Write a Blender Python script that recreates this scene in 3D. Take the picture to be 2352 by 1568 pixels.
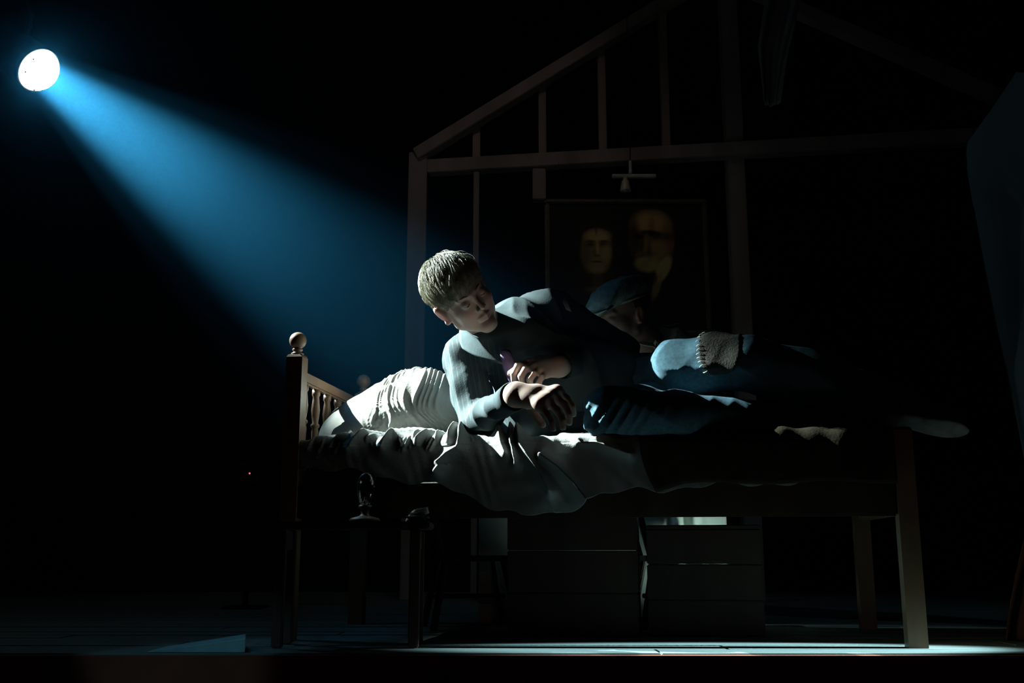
import bpy, bmesh, math, random
import numpy as np
from mathutils import Vector, Matrix

random.seed(7); rng = np.random.default_rng(7)
scene = bpy.context.scene
for o in list(bpy.data.objects): bpy.data.objects.remove(o)
COL = scene.collection

# ------------------------------------------------------------------ camera
FPX, CAMH = 2376.0, 0.246
TILT = math.atan(491 / FPX)
CT, ST = math.cos(TILT), math.sin(TILT)
cam = bpy.data.cameras.new('camera'); cam.sensor_width = 36.0; cam.lens = 36.0 * FPX / 2352.0
cam.clip_end = 60
camo = bpy.data.objects.new('camera', cam); COL.objects.link(camo)
camo.location = (0, 0, CAMH); camo.rotation_euler = (math.pi / 2 + TILT, 0, 0)
scene.camera = camo

def at(px, py, Y):
    """measured picture point -> place on the stage at depth Y"""
    a, b = (px - 1176) / FPX, (784 - py) / FPX
    d = np.array([a, CT - b * ST, ST + b * CT])
    return d * (Y / d[1]) + np.array([0, 0, CAMH])

# ------------------------------------------------------------------ world, exposure, lights
w = bpy.data.worlds.new('dark_theatre'); scene.world = w; w.use_nodes = True
w.node_tree.nodes['Background'].inputs[0].default_value = (0.35, 0.45, 0.6, 1)
w.node_tree.nodes['Background'].inputs[1].default_value = 0.0006
scene.cycles.adaptive_threshold = 0.02
vs = scene.view_settings
vs.view_transform = 'Standard'; vs.look = 'None'; vs.exposure = 0.0; vs.gamma = 1.0; vs.use_curve_mapping = False

def spot(name, loc, target, power, color, angle_deg, blend=0.3, radius=0.03):
    l = bpy.data.lights.new(name, 'SPOT'); l.energy = power; l.color = color
    l.spot_size = math.radians(angle_deg); l.spot_blend = blend; l.shadow_soft_size = radius
    o = bpy.data.objects.new(name, l); COL.objects.link(o)
    o.location = Vector(loc)
    o.rotation_euler = (Vector(target) - Vector(loc)).to_track_quat('-Z', 'Y').to_euler()
    return o

LENS = at(88, 160, 3.78)
AIM = at(1130, 915, 3.25)
BEAM = (AIM - LENS) / np.linalg.norm(AIM - LENS)
APEX = LENS - BEAM * 0.37
spot('follow_spot_light', APEX, AIM, 6400, (0.76, 0.96, 1.0), 20.8, 1.0, 0.010)
# wide weak spill of the same lamp
spot('follow_spot_spill', APEX, AIM, 190, (0.70, 0.96, 1.0), 42.0, 1.0, 0.010)
# side lamp grazing the stage edge from the right wing
spot('stage_edge_light', (5.5, 2.84, 1.30), (0.66, 2.89, 0.0), 15000, (0.66, 0.97, 1.0), 5.0, 0.5, 0.02)
# overhead lamp inside the set, turned upstage on the timber frame and portrait
spot('frame_wash_light', (-0.2, 4.0, 4.0), (0.0, 6.0, 2.0), 8.0, (1.0, 0.80, 0.70), 70, 1.0, 0.1)
# unseen lamps added as weak fill: warm front, wedge ramp, right board
spot('added_front_fill', (0.8, -4.5, 1.2), (0.6, 3.0, -0.1), 7.0, (1.0, 0.5, 0.35), 60, 1.0, 0.1)
spot('added_ramp_fill', (-2.6, -1.0, 2.5), (-0.86, 2.77, 0.03), 90, (0.35, 0.85, 1.0), 6.0, 0.4, 0.03)  # added to brighten the wedge's front face
spot('added_board_fill', (3.4, 2.2, 3.3), (2.3, 3.75, 1.6), 15.0, (0.45, 0.85, 1.0), 40, 0.9, 0.05)  # added to lift the leaning board

# ------------------------------------------------------------------ materials
def mat(name, col, rough=0.7, var=0.0, scale=8.0, bump=0.0, bscale=60.0, spec=0.3, metal=0.0, stretch=(1, 1, 1),
        col2=None, sss=0.0, attr=None, trans=0.0, sheen=0.0):
    m = bpy.data.materials.new(name); m.use_nodes = True
    nt = m.node_tree; b = nt.nodes['Principled BSDF']
    b.inputs['Base Color'].default_value = (*col, 1); b.inputs['Roughness'].default_value = rough
    b.inputs['Specular IOR Level'].default_value = spec; b.inputs['Metallic'].default_value = metal
    tc = nt.nodes.new('ShaderNodeTexCoord'); mp = nt.nodes.new('ShaderNodeMapping')
    mp.inputs['Scale'].default_value = stretch
    nt.links.new(tc.outputs['Object'], mp.inputs['Vector'])
    if attr:
        a = nt.nodes.new('ShaderNodeAttribute'); a.attribute_name = attr
        nt.links.new(a.outputs['Color'], b.inputs['Base Color'])
    elif var > 0:
        n = nt.nodes.new('ShaderNodeTexNoise'); n.inputs['Scale'].default_value = scale; n.inputs['Detail'].default_value = 5
        nt.links.new(mp.outputs['Vector'], n.inputs['Vector'])
        r = nt.nodes.new('ShaderNodeValToRGB')
        c2 = col2 if col2 else tuple(min(1, c * (1 + var)) for c in col)
        c1 = tuple(c * (1 - var) for c in col)
        r.color_ramp.elements[0].position = 0.3; r.color_ramp.elements[1].position = 0.7
        r.color_ramp.elements[0].color = (*c1, 1); r.color_ramp.elements[1].color = (*c2, 1)
        nt.links.new(n.outputs['Fac'], r.inputs['Fac']); nt.links.new(r.outputs['Color'], b.inputs['Base Color'])
    if bump > 0:
        n2 = nt.nodes.new('ShaderNodeTexNoise'); n2.inputs['Scale'].default_value = bscale; n2.inputs['Detail'].default_value = 4
        nt.links.new(mp.outputs['Vector'], n2.inputs['Vector'])
        bp = nt.nodes.new('ShaderNodeBump'); bp.inputs['Strength'].default_value = bump; bp.inputs['Distance'].default_value = 0.004
        nt.links.new(n2.outputs['Fac'], bp.inputs['Height']); nt.links.new(bp.outputs['Normal'], b.inputs['Normal'])
    if sss > 0:
        b.inputs['Subsurface Weight'].default_value = sss
        b.inputs['Subsurface Radius'].default_value = (1.0, 0.15, 0.08); b.inputs['Subsurface Scale'].default_value = 0.009
    if trans > 0:
        b.inputs['Transmission Weight'].default_value = trans; b.inputs['IOR'].default_value = 1.45
    return m

M = {}
M['plank'] = mat('stage_boards', (0.11, 0.145, 0.145), 0.75, 0.25, 5, 0.3, 40, stretch=(1, 12, 1))
M['fascia'] = mat('stage_front_paint', (0.16, 0.04, 0.022), 0.8, 0.4, 4, 0.2, 30)
M['masking'] = mat('black_masking', (0.012, 0.012, 0.014), 0.95, 0.3, 3)
M['frame_wood'] = mat('set_timber', (0.22, 0.18, 0.17), 0.8, 0.3, 6, 0.3, 40, stretch=(1, 1, .15))
M['bed_wood'] = mat('turned_bed_wood', (0.19, 0.115, 0.068), 0.42, 0.3, 9, 0.1, 60, spec=0.4, stretch=(1, 1, .2))
M['dark_wood'] = mat('dark_stained_wood', (0.035, 0.022, 0.016), 0.6, 0.4, 9, 0.2, 60, stretch=(1, 1, .2))
M['sheet'] = mat('crumpled_sheet', (0.195, 0.205, 0.195), 0.9, 0.05, 12, 0.35, 130, spec=0.1)
M['pillow'] = mat('pillow_linen', (0.205, 0.203, 0.185), 0.9, 0.04, 12, 0.3, 120, spec=0.1)
M['blanket'] = mat('dark_olive_blanket', (0.030, 0.027, 0.018), 0.95, 0.25, 30, 0.3, 120, spec=0.05)
M['mattress'] = mat('mattress_ticking', (0.16, 0.155, 0.14), 0.9, 0.1, 12, 0.2, 90)
M['skin'] = mat('skin', (0.5, 0.33, 0.26), 0.5, attr='tone', sss=0.4, bump=0.06, bscale=260)
M['hair'] = mat('dark_blond_hair', (0.31, 0.295, 0.225), 0.33, 0.5, 60, spec=0.9)
M['hair2'] = mat('brown_hair', (0.05, 0.035, 0.025), 0.5, 0.3, 60)
M['brow'] = mat('brow_hair', (0.09, 0.06, 0.04), 0.6)
M['denim'] = mat('worn_denim', (0.06, 0.125, 0.16), 0.9, 0.2, 90, 0.1, 300, spec=0.1)
M['patch'] = mat('wool_patch', (0.065, 0.063, 0.055), 0.95, 0.25, 80, 0.8, 200, spec=0.05)
M['thread'] = mat('cream_thread', (0.7, 0.68, 0.6), 0.8, 0.1)
M['leather'] = mat('worn_boot_leather', (0.10, 0.085, 0.065), 0.5, 0.4, 25, 0.3, 90)
M['sole'] = mat('boot_sole', (0.20, 0.21, 0.19), 0.7, 0.3, 30, 0.3, 80)
M['tie'] = mat('violet_tie', (0.13, 0.09, 0.19), 0.6, 0.15, 40)
M['green_shirt'] = mat('grey_green_shirt', (0.24, 0.29, 0.265), 0.9, 0.15, 30, 0.25, 120, spec=0.1)
M['cap'] = mat('blue_grey_cap', (0.10, 0.15, 0.16), 0.95, 0.25, 50, 0.5, 200, spec=0.05)
M['cap_band'] = mat('cap_band_cloth', (0.18, 0.205, 0.18), 0.95, 0.15, 50, 0.4, 180, spec=0.05)
M['dark_cloth'] = mat('dark_trouser_cloth', (0.02, 0.02, 0.024), 0.95, 0.2, 30)
M['white_cloth'] = mat('cream_cotton', (0.30, 0.315, 0.27), 0.9, 0.06, 30, 0.2, 120, spec=0.1)
M['screen_cloth'] = mat('pale_screen_cloth', (0.55, 0.62, 0.58), 0.9, 0.2, 6, 0.2, 60, spec=0.1)
M['grey_paint'] = mat('blue_grey_paint', (0.20, 0.36, 0.42), 0.85, 0.2, 14, 0.2, 60)
M['board'] = mat('weathered_board', (0.20, 0.23, 0.24), 0.9, 0.35, 4, 0.4, 30, stretch=(1, 1, .3))
M['drape'] = mat('dark_red_drape', (0.07, 0.03, 0.025), 0.95, 0.3, 6, 0.2, 60)
M['grey_drape'] = mat('grey_gauze', (0.15, 0.15, 0.17), 0.95, 0.2, 8, 0.2, 60)
M['metal'] = mat('black_metal', (0.02, 0.02, 0.022), 0.45, 0.2, 20, metal=0.6)
M['enamel'] = mat('pale_enamel', (0.42, 0.42, 0.36), 0.35, 0.15, 20, spec=0.5)
M['bulb_glass'] = mat('frosted_bulb', (0.42, 0.38, 0.30), 0.3, 0.1, 20, spec=0.5)
M['gilt'] = mat('dark_gilt', (0.08, 0.07, 0.05), 0.5, 0.3, 30, spec=0.5)
M['canvas'] = mat('painted_canvas', (0.1, 0.1, 0.1), 0.8, attr='paint')
M['glass'] = mat('clear_glass', (1, 1, 1), 0.02, trans=1.0, spec=0.5)

def shirt_material():
    m = mat('striped_work_shirt', (0.055, 0.074, 0.078), 0.92, 0.12, 26, 0.12, 260, spec=0.08)
    nt = m.node_tree; b = nt.nodes['Principled BSDF']
    src = b.inputs['Base Color'].links[0].from_socket
    at_ = nt.nodes.new('ShaderNodeAttribute'); at_.attribute_name = 'stripe'
    wv = nt.nodes.new('ShaderNodeMath'); wv.operation = 'SINE'
    nt.links.new(at_.outputs['Fac'], wv.inputs[0])
    gt = nt.nodes.new('ShaderNodeMath'); gt.operation = 'GREATER_THAN'; gt.inputs[1].default_value = 0.86
    nt.links.new(wv.outputs[0], gt.inputs[0])
    mx = nt.nodes.new('ShaderNodeMixRGB'); mx.inputs[2].default_value = (0.092, 0.110, 0.112, 1)
    nt.links.new(gt.outputs[0], mx.inputs[0]); nt.links.new(src, mx.inputs[1])
    nt.links.new(mx.outputs[0], b.inputs['Base Color'])
    return m
M['shirt'] = shirt_material()

def emissive(name, col, strength, see_through=False):
    m = bpy.data.materials.new(name); m.use_nodes = True
    nt = m.node_tree; nt.nodes.clear()
    out = nt.nodes.new('ShaderNodeOutputMaterial'); e = nt.nodes.new('ShaderNodeEmission')
    e.inputs[0].default_value = (*col, 1); e.inputs[1].default_value = strength
    if see_through:
        t = nt.nodes.new('ShaderNodeBsdfTransparent'); a = nt.nodes.new('ShaderNodeAddShader')
        nt.links.new(t.outputs[0], a.inputs[0]); nt.links.new(e.outputs[0], a.inputs[1]); nt.links.new(a.outputs[0], out.inputs[0])
    else:
        nt.links.new(e.outputs[0], out.inputs[0])
    return m
M['lens'] = emissive('glowing_lens', (0.72, 0.95, 1.0), 12.0, True)
M['led'] = emissive('red_led', (1.0, 0.12, 0.10), 1.6)

# ------------------------------------------------------------------ object helpers
def props(o, label=None, cat=None, group=None, kind=None):
    if label: o['label'] = label
    if cat: o['category'] = cat
    if group: o['group'] = group
    if kind: o['kind'] = kind
    return o

def empty(name, loc, label, cat, rz=0.0, group=None):
    o = bpy.data.objects.new(name, None); COL.objects.link(o); o.empty_display_size = 0.1
    o.location = Vector([float(v) for v in loc]); o.rotation_euler = (0, 0, rz)
    return props(o, label, cat, group)

def wloc(o):
    v = Vector((0, 0, 0))
    while o: v += o.location; o = o.parent
    return v

def mesh_obj(name, verts, faces, material, parent=None, world=True, smooth=True):
    """one mesh object; world=True: verts are in stage coordinates (parents unrotated)"""
    V = np.asarray(verts, dtype=np.float64)
    if parent is not None and world: V = V - np.array(wloc(parent))
    me = bpy.data.meshes.new(name)
    if isinstance(faces, np.ndarray):
        n, k = faces.shape
        me.vertices.add(len(V)); me.vertices.foreach_set('co', V.astype(np.float32).ravel())
        me.loops.add(n * k); me.loops.foreach_set('vertex_index', faces.astype(np.int32).ravel())
        me.polygons.add(n); me.polygons.foreach_set('loop_start', np.arange(0, n * k, k, dtype=np.int32))
        me.update(calc_edges=True); me.validate()
    else:
        me.from_pydata([tuple(v) for v in V], [], faces); me.update()
    if smooth: me.shade_smooth()
    me.materials.append(material)
    o = bpy.data.objects.new(name, me); COL.objects.link(o)
    if parent is not None: o.parent = parent
    return o

def bm_obj(name, bm, material, parent=None, smooth=False, loc=None, rot=None):
    me = bpy.data.meshes.new(name); bmesh.ops.recalc_face_normals(bm, faces=bm.faces); bm.to_mesh(me); bm.free()
    if smooth: me.shade_smooth()
    me.materials.append(material)
    o = bpy.data.objects.new(name, me); COL.objects.link(o)
    if parent is not None: o.parent = parent
    if loc is not None: o.location = Vector([float(v) for v in loc])
    if rot is not None: o.rotation_euler = rot
    return o

def box_bm(x0, x1, y0, y1, z0, z1, bev=0.004):
    bm = bmesh.new(); bmesh.ops.create_cube(bm, size=1)
    bmesh.ops.scale(bm, vec=(x1 - x0, y1 - y0, z1 - z0), verts=bm.verts)
    bmesh.ops.translate(bm, vec=((x0 + x1) / 2, (y0 + y1) / 2, (z0 + z1) / 2), verts=bm.verts)
    if bev > 0: bmesh.ops.bevel(bm, geom=list(bm.edges), offset=bev, segments=2, affect='EDGES')
    return bm

def box(name, x0, x1, y0, y1, z0, z1, material, parent=None, bev=0.004):
    return bm_obj(name, box_bm(x0, x1, y0, y1, z0, z1, bev), material, parent)

def lathe_bm(profile, seg=24):
    """profile: (r, z) from bottom to top, revolved about z"""
    bm = bmesh.new(); rings = []
    for r, z in profile:
        rings.append([bm.verts.new((r * math.cos(2 * math.pi * i / seg), r * math.sin(2 * math.pi * i / seg), z)) for i in range(seg)])
    for a, b in zip(rings[:-1], rings[1:]):
        for i in range(seg): bm.faces.new((a[i], a[(i + 1) % seg], b[(i + 1) % seg], b[i]))
    bm.faces.new(rings[0][::-1]); bm.faces.new(rings[-1])
    return bm

def tube(pts, radii, seg=8, closed_ends=True, flat=1.0, flat_dir=None):
    """swept tube arrays (verts, faces as list)"""
    P = [np.asarray(p, float) for p in pts]; n = len(P)
    if np.isscalar(radii): radii = [radii] * n
    T = [P[min(i + 1, n - 1)] - P[max(i - 1, 0)] for i in range(n)]
    T = [t / (np.linalg.norm(t) + 1e-9) for t in T]
    ref = np.array(flat_dir, float) if flat_dir is not None else (np.array([0, 0, 1.]) if abs(T[0][2]) < 0.9 else np.array([1., 0, 0]))
    V = []; F = []
    for i in range(n):
        a = ref - T[i] * (ref @ T[i]); a /= np.linalg.norm(a) + 1e-9
        b = np.cross(T[i], a)
        if flat_dir is None: ref = a
        for k in range(seg):
            t = 2 * math.pi * k / seg
            V.append(P[i] + radii[i] * (a * math.cos(t) * flat + b * math.sin(t)))
    for i in range(n - 1):
        for k in range(seg):
            F.append((i * seg + k, i * seg + (k + 1) % seg, (i + 1) * seg + (k + 1) % seg, (i + 1) * seg + k))
    if closed_ends:
        F.append(tuple(range(seg))[::-1]); F.append(tuple((n - 1) * seg + k for k in range(seg)))
    return V, F

def beam_between(name, a, b, wy, wz, material, parent=None, bev=0.004):
    """square timber from a to b (stage coordinates), wy wide, wz high"""
    a, b = Vector([float(v) for v in a]), Vector([float(v) for v in b]); d = b - a; L = d.length
    bm = box_bm(-wy / 2, wy / 2, -wz / 2, wz / 2, 0, L, bev)
    q = d.to_track_quat('Z', 'Y'); bmesh.ops.transform(bm, matrix=Matrix.Translation(a - (wloc(parent) if parent else Vector())) @ q.to_matrix().to_4x4(), verts=bm.verts)
    return bm_obj(name, bm, material, parent)

# ------------------------------------------------------------------ implicit-surface modeller (organic shapes)
class Field:
    def __init__(s, lo, hi, h):
        s.lo = np.array(lo, float); s.h = h
        s.n = np.ceil((np.array(hi, float) - s.lo) / h).astype(int) + 1
        s.D = np.full(s.n, 0.5, np.float32)
        s.ax = [(s.lo[i] + h * np.arange(s.n[i])).astype(np.float32) for i in range(3)]
    def block(s, lo, hi):
        i0 = np.clip(np.floor((lo - s.lo) / s.h).astype(int), 0, s.n); i1 = np.clip(np.ceil((hi - s.lo) / s.h).astype(int) + 1, 0, s.n)
        if np.any(i1 <= i0): return None, None
        sl = tuple(slice(a, b) for a, b in zip(i0, i1))
        g = np.meshgrid(*[s.ax[i][sl[i]] for i in range(3)], indexing='ij', sparse=True)
        return sl, g
    def comb(s, sl, d, k, sub):
        A = s.D[sl]
        if sub:
            B = -d; hh = np.maximum(k - np.abs(A - B), 0) / k; s.D[sl] = np.maximum(A, B) + hh * hh * k * 0.25
        else:
            hh = np.maximum(k - np.abs(A - d), 0) / k; s.D[sl] = np.minimum(A, d) - hh * hh * k * 0.25
    def cone(s, a, b, ra, rb, k=0.01, sub=False):
        a = np.asarray(a, float); b = np.asarray(b, float); m = max(ra, rb) + k + 3 * s.h
        sl, g = s.block(np.minimum(a, b) - m, np.maximum(a, b) + m)
        if sl is None: return
        ab = b - a; L2 = ab @ ab + 1e-12
        t = np.clip(((g[0] - a[0]) * ab[0] + (g[1] - a[1]) * ab[1] + (g[2] - a[2]) * ab[2]) / L2, 0, 1)
        d = np.sqrt((g[0] - a[0] - t * ab[0]) ** 2 + (g[1] - a[1] - t * ab[1]) ** 2 + (g[2] - a[2] - t * ab[2]) ** 2) - (ra + (rb - ra) * t)
        s.comb(sl, d.astype(np.float32), k, sub)
    def ball(s, c, r, k=0.01, sub=False): s.cone(c, np.asarray(c, float) + 1e-6, r, r, k, sub)
    def ell(s, c, r, R=None, k=0.01, sub=False):
        c = np.asarray(c, float); R = np.eye(3) if R is None else R; m = max(r) + k + 3 * s.h
        sl, g = s.block(c - m, c + m)
        if sl is None: return
        q = [(g[0] - c[0]) * R[0, i] + (g[1] - c[1]) * R[1, i] + (g[2] - c[2]) * R[2, i] for i in range(3)]
        k0 = np.sqrt((q[0] / r[0]) ** 2 + (q[1] / r[1]) ** 2 + (q[2] / r[2]) ** 2)
        k1 = np.sqrt((q[0] / r[0] ** 2) ** 2 + (q[1] / r[1] ** 2) ** 2 + (q[2] / r[2] ** 2) ** 2) + 1e-6
        s.comb(sl, (k0 * (k0 - 1) / k1).astype(np.float32), k, sub)
    def cut(s, p, n, k=0.004):
        """remove everything on the side n points to"""
        g = np.meshgrid(*s.ax, indexing='ij', sparse=True); n = np.asarray(n, float); n = n / np.linalg.norm(n)
        d = ((g[0] - p[0]) * n[0] + (g[1] - p[1]) * n[1] + (g[2] - p[2]) * n[2]).astype(np.float32)
        s.D = np.maximum(s.D, d)
    def displace(s, fn, band=0.03):
        idx = np.nonzero(np.abs(s.D) < band)
        P = np.stack([s.ax[i][idx[i]] for i in range(3)], 1).astype(np.float64)
        s.D[idx] -= fn(P).astype(np.float32)
    def mesh(s):
        D = s.D; n = s.n; S = D < 0
        c = S[:-1, :-1, :-1].astype(np.uint8)
        corners = [(i, j, k) for i in (0, 1) for j in (0, 1) for k in (0, 1)]
        tot = np.zeros(np.array(n) - 1, np.uint8)
        for (i, j, k) in corners: tot += S[i:n[0] - 1 + i, j:n[1] - 1 + j, k:n[2] - 1 + k]
        act = (tot > 0) & (tot < 8); cells = np.argwhere(act); N = len(cells)
        ids = np.full(act.shape, -1, np.int64); ids[act] = np.arange(N)
        cv = np.stack([D[cells[:, 0] + i, cells[:, 1] + j, cells[:, 2] + k] for (i, j, k) in corners], 1).astype(np.float64)
        acc = np.zeros((N, 3)); cnt = np.zeros(N)
        for a in range(8):
            for b in range(a + 1, 8):
                ca, cb = np.array(corners[a]), np.array(corners[b])
                if np.abs(ca - cb).sum() != 1: continue
                va, vb = cv[:, a], cv[:, b]; m = (va < 0) != (vb < 0)
                t = np.where(m, va / (va - vb + 1e-20), 0)
                acc += m[:, None] * (ca + t[:, None] * (cb - ca)); cnt += m
        V = s.lo + s.h * (cells + acc / np.maximum(cnt, 1)[:, None])
        F = []
        for ax in range(3):
            u, v = [(1, 2), (2, 0), (0, 1)][ax]
            sl0 = [slice(1, n[i] - 1) for i in range(3)]; sl0[ax] = slice(0, n[ax] - 1)
            sl1 = list(sl0); sl1[ax] = slice(1, n[ax])
            A, B = S[tuple(sl0)], S[tuple(sl1)]
            e = np.argwhere(A != B); off = np.array([sl0[i].start for i in range(3)]); fl = A[tuple(e.T)]
            e = e + off
            def cid(du, dv):
                q = e.copy(); q[:, u] -= du; q[:, v] -= dv
                return ids[q[:, 0], q[:, 1], q[:, 2]]
            q = np.stack([cid(1, 1), cid(0, 1), cid(0, 0), cid(1, 0)], 1)
            q[~fl] = q[~fl][:, ::-1]; F.append(q)
        F = np.concatenate(F)
        return V, F[(F >= 0).all(1)]

def relax(V, F, it=2, lam=0.5):
    E = np.concatenate([F[:, [0, 1]], F[:, [1, 2]], F[:, [2, 3]], F[:, [3, 0]]])
    E = np.concatenate([E, E[:, ::-1]]); c = np.bincount(E[:, 0], minlength=len(V)).astype(float)
    for _ in range(it):
        s = np.stack([np.bincount(E[:, 0], weights=V[E[:, 1], i], minlength=len(V)) for i in range(3)], 1)
        V = V + lam * (s / np.maximum(c, 1)[:, None] - V)
    return V

def sines(seed, freqs, amps, axis=None):
    r = np.random.default_rng(seed); ds = r.normal(size=(len(freqs), 3)); ds /= np.linalg.norm(ds, axis=1)[:, None]
    ph = r.uniform(0, 6.28, len(freqs)); wd = r.normal(size=(len(freqs), 3)) * 14
    def f(P):
        o = np.zeros(len(P))
        for i in range(len(freqs)):
            d = ds[i] if axis is None else (np.asarray(axis) + 0.35 * ds[i])
            t = P @ d * freqs[i] + ph[i] + 1.1 * np.sin(P @ wd[i] + i)
            o += amps[i] * (1 - 2 * np.abs(np.sin(t)) ** 0.8)
        return o
    return f

def unit(v): v = np.asarray(v, float); return v / np.linalg.norm(v)
def frame(fwd, up):
    f = unit(fwd); u = np.asarray(up, float); u = unit(u - f * (u @ f)); l = np.cross(u, f)
    l = -np.cross(f, u)
    return np.stack([l, f, u], 1)       # columns: subject's left, forward, up

def grid_mesh(P):
    """P: (nu, nv, 3) -> verts, quads"""
    nu, nv = P.shape[:2]; I = np.arange(nu * nv).reshape(nu, nv)
    F = np.stack([I[:-1, :-1], I[1:, :-1], I[1:, 1:], I[:-1, 1:]], -1).reshape(-1, 4)
    return P.reshape(-1, 3), F

def add_attr(o, name, vals, dtype='FLOAT_COLOR'):
    a = o.data.attributes.new(name, dtype, 'POINT')
    if dtype == 'FLOAT_COLOR': a.data.foreach_set('color', np.concatenate([vals, np.ones((len(vals), 1))], 1).astype(np.float32).ravel())
    else: a.data.foreach_set('value', np.asarray(vals, np.float32))

# =================================================================== SETTING
FRONT = 2.75
fl = empty('floor', (0, 0, 0), 'boarded grey-blue stage floor under the bed', 'floor'); fl['kind'] = 'structure'
del fl['category']
row = 0; y = FRONT; pmesh = {}
while y < 7.3:
    wd = 0.128
    xs = sorted([-4.2, 4.2] + [(-2.6 + 2.35 * i + (row * 0.83) % 2.1) for i in range(4) if -4.0 < -2.6 + 2.35 * i + (row * 0.83) % 2.1 < 4.0])
    if row == 0: xs = [-4.2, -2.3, 0.382, 2.6, 4.2]
    for x0, x1 in zip(xs[:-1], xs[1:]):
        key = round(x1 - x0, 3)
        if key not in pmesh:
            o = box('plank', -key / 2 + .0015, key / 2 - .0015, -wd / 2 + .002, wd / 2 - .002, -0.03, 0, M['plank'], fl, 0.0025); pmesh[key] = o.data
        else:
            o = bpy.data.objects.new('plank', pmesh[key]); COL.objects.link(o); o.parent = fl
        o.location = ((x0 + x1) / 2, y + wd / 2, random.uniform(-.0012, .0012))
        o.rotation_euler = (random.uniform(-.006, .006), 0, 0)
    y += wd; row += 1
sub = box('subfloor', -4.2, 4.2, FRONT + .01, 7.4, -0.08, -0.033, M['masking'], fl, 0)
fas = box('trim_1', -4.2, 4.2, FRONT - 0.02, FRONT + 0.001, -0.9, -0.003, M['fascia'], None, 0.0)
props(fas, 'dark red painted front face of the stage', None, None, 'structure')
wb = box('wall_back', -5, 5, 7.45, 7.55, -0.5, 6, M['masking'], None, 0)
props(wb, 'black masking wall at the back of the stage', None, None, 'structure')

# =================================================================== FOLLOW SPOT
fs = empty('stage_spotlight', LENS, 'glowing stage spotlight hanging high at the left, throwing a blue beam', 'spotlight')
q = Vector(BEAM).to_track_quat('Z', 'Y').to_matrix().to_4x4()
bm = lathe_bm([(0.002, -0.50), (0.06, -0.49), (0.078, -0.46), (0.080, -0.26), (0.092, -0.25), (0.092, -0.03), (0.093, -0.02), (0.093, 0.006), (0.087, 0.006), (0.080, -0.25), (0.072, -0.45), (0.002, -0.46)], 40)
bmesh.ops.transform(bm, matrix=q, verts=bm.verts); bm_obj('housing', bm, M['metal'], fs, True)
bm = bmesh.new(); N = 48; c0 = bm.verts.new((0, 0, 0.055)); prev = None
for r, z in [(0.030, 0.052), (0.055, 0.043), (0.073, 0.029), (0.083, 0.014), (0.086, 0.002)]:
    ring = [bm.verts.new((r * math.cos(2 * math.pi * i / N), r * math.sin(2 * math.pi * i / N), z)) for i in range(N)]
    for i in range(N):
        if prev is None: bm.faces.new((c0, ring[i], ring[(i + 1) % N]))
        else: bm.faces.new((prev[i], ring[i], ring[(i + 1) % N], prev[(i + 1) % N]))
    prev = ring
bmesh.ops.transform(bm, matrix=q, verts=bm.verts); bm_obj('lens', bm, M['lens'], fs, True)
side = unit(np.cross(BEAM, [0, 0, 1]))
yk = [LENS - BEAM * 0.25 + side * 0.125, LENS - BEAM * 0.25 + side * 0.15 + [0, 0, .2], LENS - BEAM * 0.25 + side * 0.06 + [0, 0, .32], LENS - BEAM * 0.25 - side * 0.06 + [0, 0, .32], LENS - BEAM * 0.25 - side * 0.15 + [0, 0, .2], LENS - BEAM * 0.25 - side * 0.125]
mesh_obj('yoke', *tube(yk, 0.014, 6), M['metal'], fs)
mesh_obj('hanging_pole', *tube([LENS - BEAM * 0.25 + [0, 0, .31], LENS - BEAM * 0.25 + [0, 0, 3.2]], 0.02, 8), M['metal'], fs)
for ang in (20, -25, -100):
    a = math.radians(ang); up2 = np.cross(side, BEAM)
    p = LENS + BEAM * .028 + (side * math.cos(a) + up2 * math.sin(a)) * 0.076
    bm = bmesh.new(); bmesh.ops.create_icosphere(bm, subdivisions=1, radius=0.004)
    bm_obj('retaining_clip', bm, M['metal'], fs, True, loc=p - LENS)

# =================================================================== BED
PHI = -math.atan(0.151)
B0 = np.array([-0.676, 3.2, 0.0])
EX = np.array([math.cos(PHI), math.sin(PHI), 0]); EY = np.array([-math.sin(PHI), math.cos(PHI), 0])
def bedw(x, y, z): return B0 + EX * x + EY * y + np.array([0, 0, z])
BW, BL = 0.72, 1.80
bed = empty('bed', B0, 'wooden single bed with turned spindle headboard and ball finials', 'bed', PHI)
def post_bm(h, s=0.052):
    bm = bmesh.new(); hs = s / 2
    lv = [(hs, 0), (hs, h - 0.008), (hs * .86, h), (hs * .5, h + 0.003)]; rings = []
    for r, z in lv: rings.append([bm.verts.new((sx * r, sy * r, z)) for sx, sy in ((-1, -1), (1, -1), (1, 1), (-1, 1))])
    for a, b in zip(rings[:-1], rings[1:]):
        for i in range(4): bm.faces.new((a[i], a[(i + 1) % 4], b[(i + 1) % 4], b[i]))
    bm.faces.new(rings[0][::-1]); bm.faces.new(rings[-1])
    return bm
def finial_bm(r=0.027):
    pr = [(0.019, 0), (0.020, .004), (0.013, .008), (0.012, .011), (0.016, .014), (0.0165, .018), (0.011, .021)]
    for i in range(1, 15):
        t = -1.15 + i * (1.15 + math.pi / 2) / 14
        pr.append((max(r * math.cos(t), .0005), .021 + r * math.sin(1.15) + r * math.sin(t)))
    return lathe_bm(pr, 32)
for (x, yy, h, ball) in ((0, 0, 0.862, 1), (0, BW, 0.850, 1), (BL, 0, 0.60, 0), (BL, BW, 0.60, 0)):
    p = bm_obj('bed_post', post_bm(h), M['bed_wood'], bed, False, (x, yy, 0))
    if ball: bm_obj('ball_finial', finial_bm(), M['bed_wood'], p, True, (0, 0, h + .002))
def rail(name, x0, x1, y0, y1, z0, z1): return box(name, x0, x1, y0, y1, z0, z1, M['bed_wood'], bed, 0.006)
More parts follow.
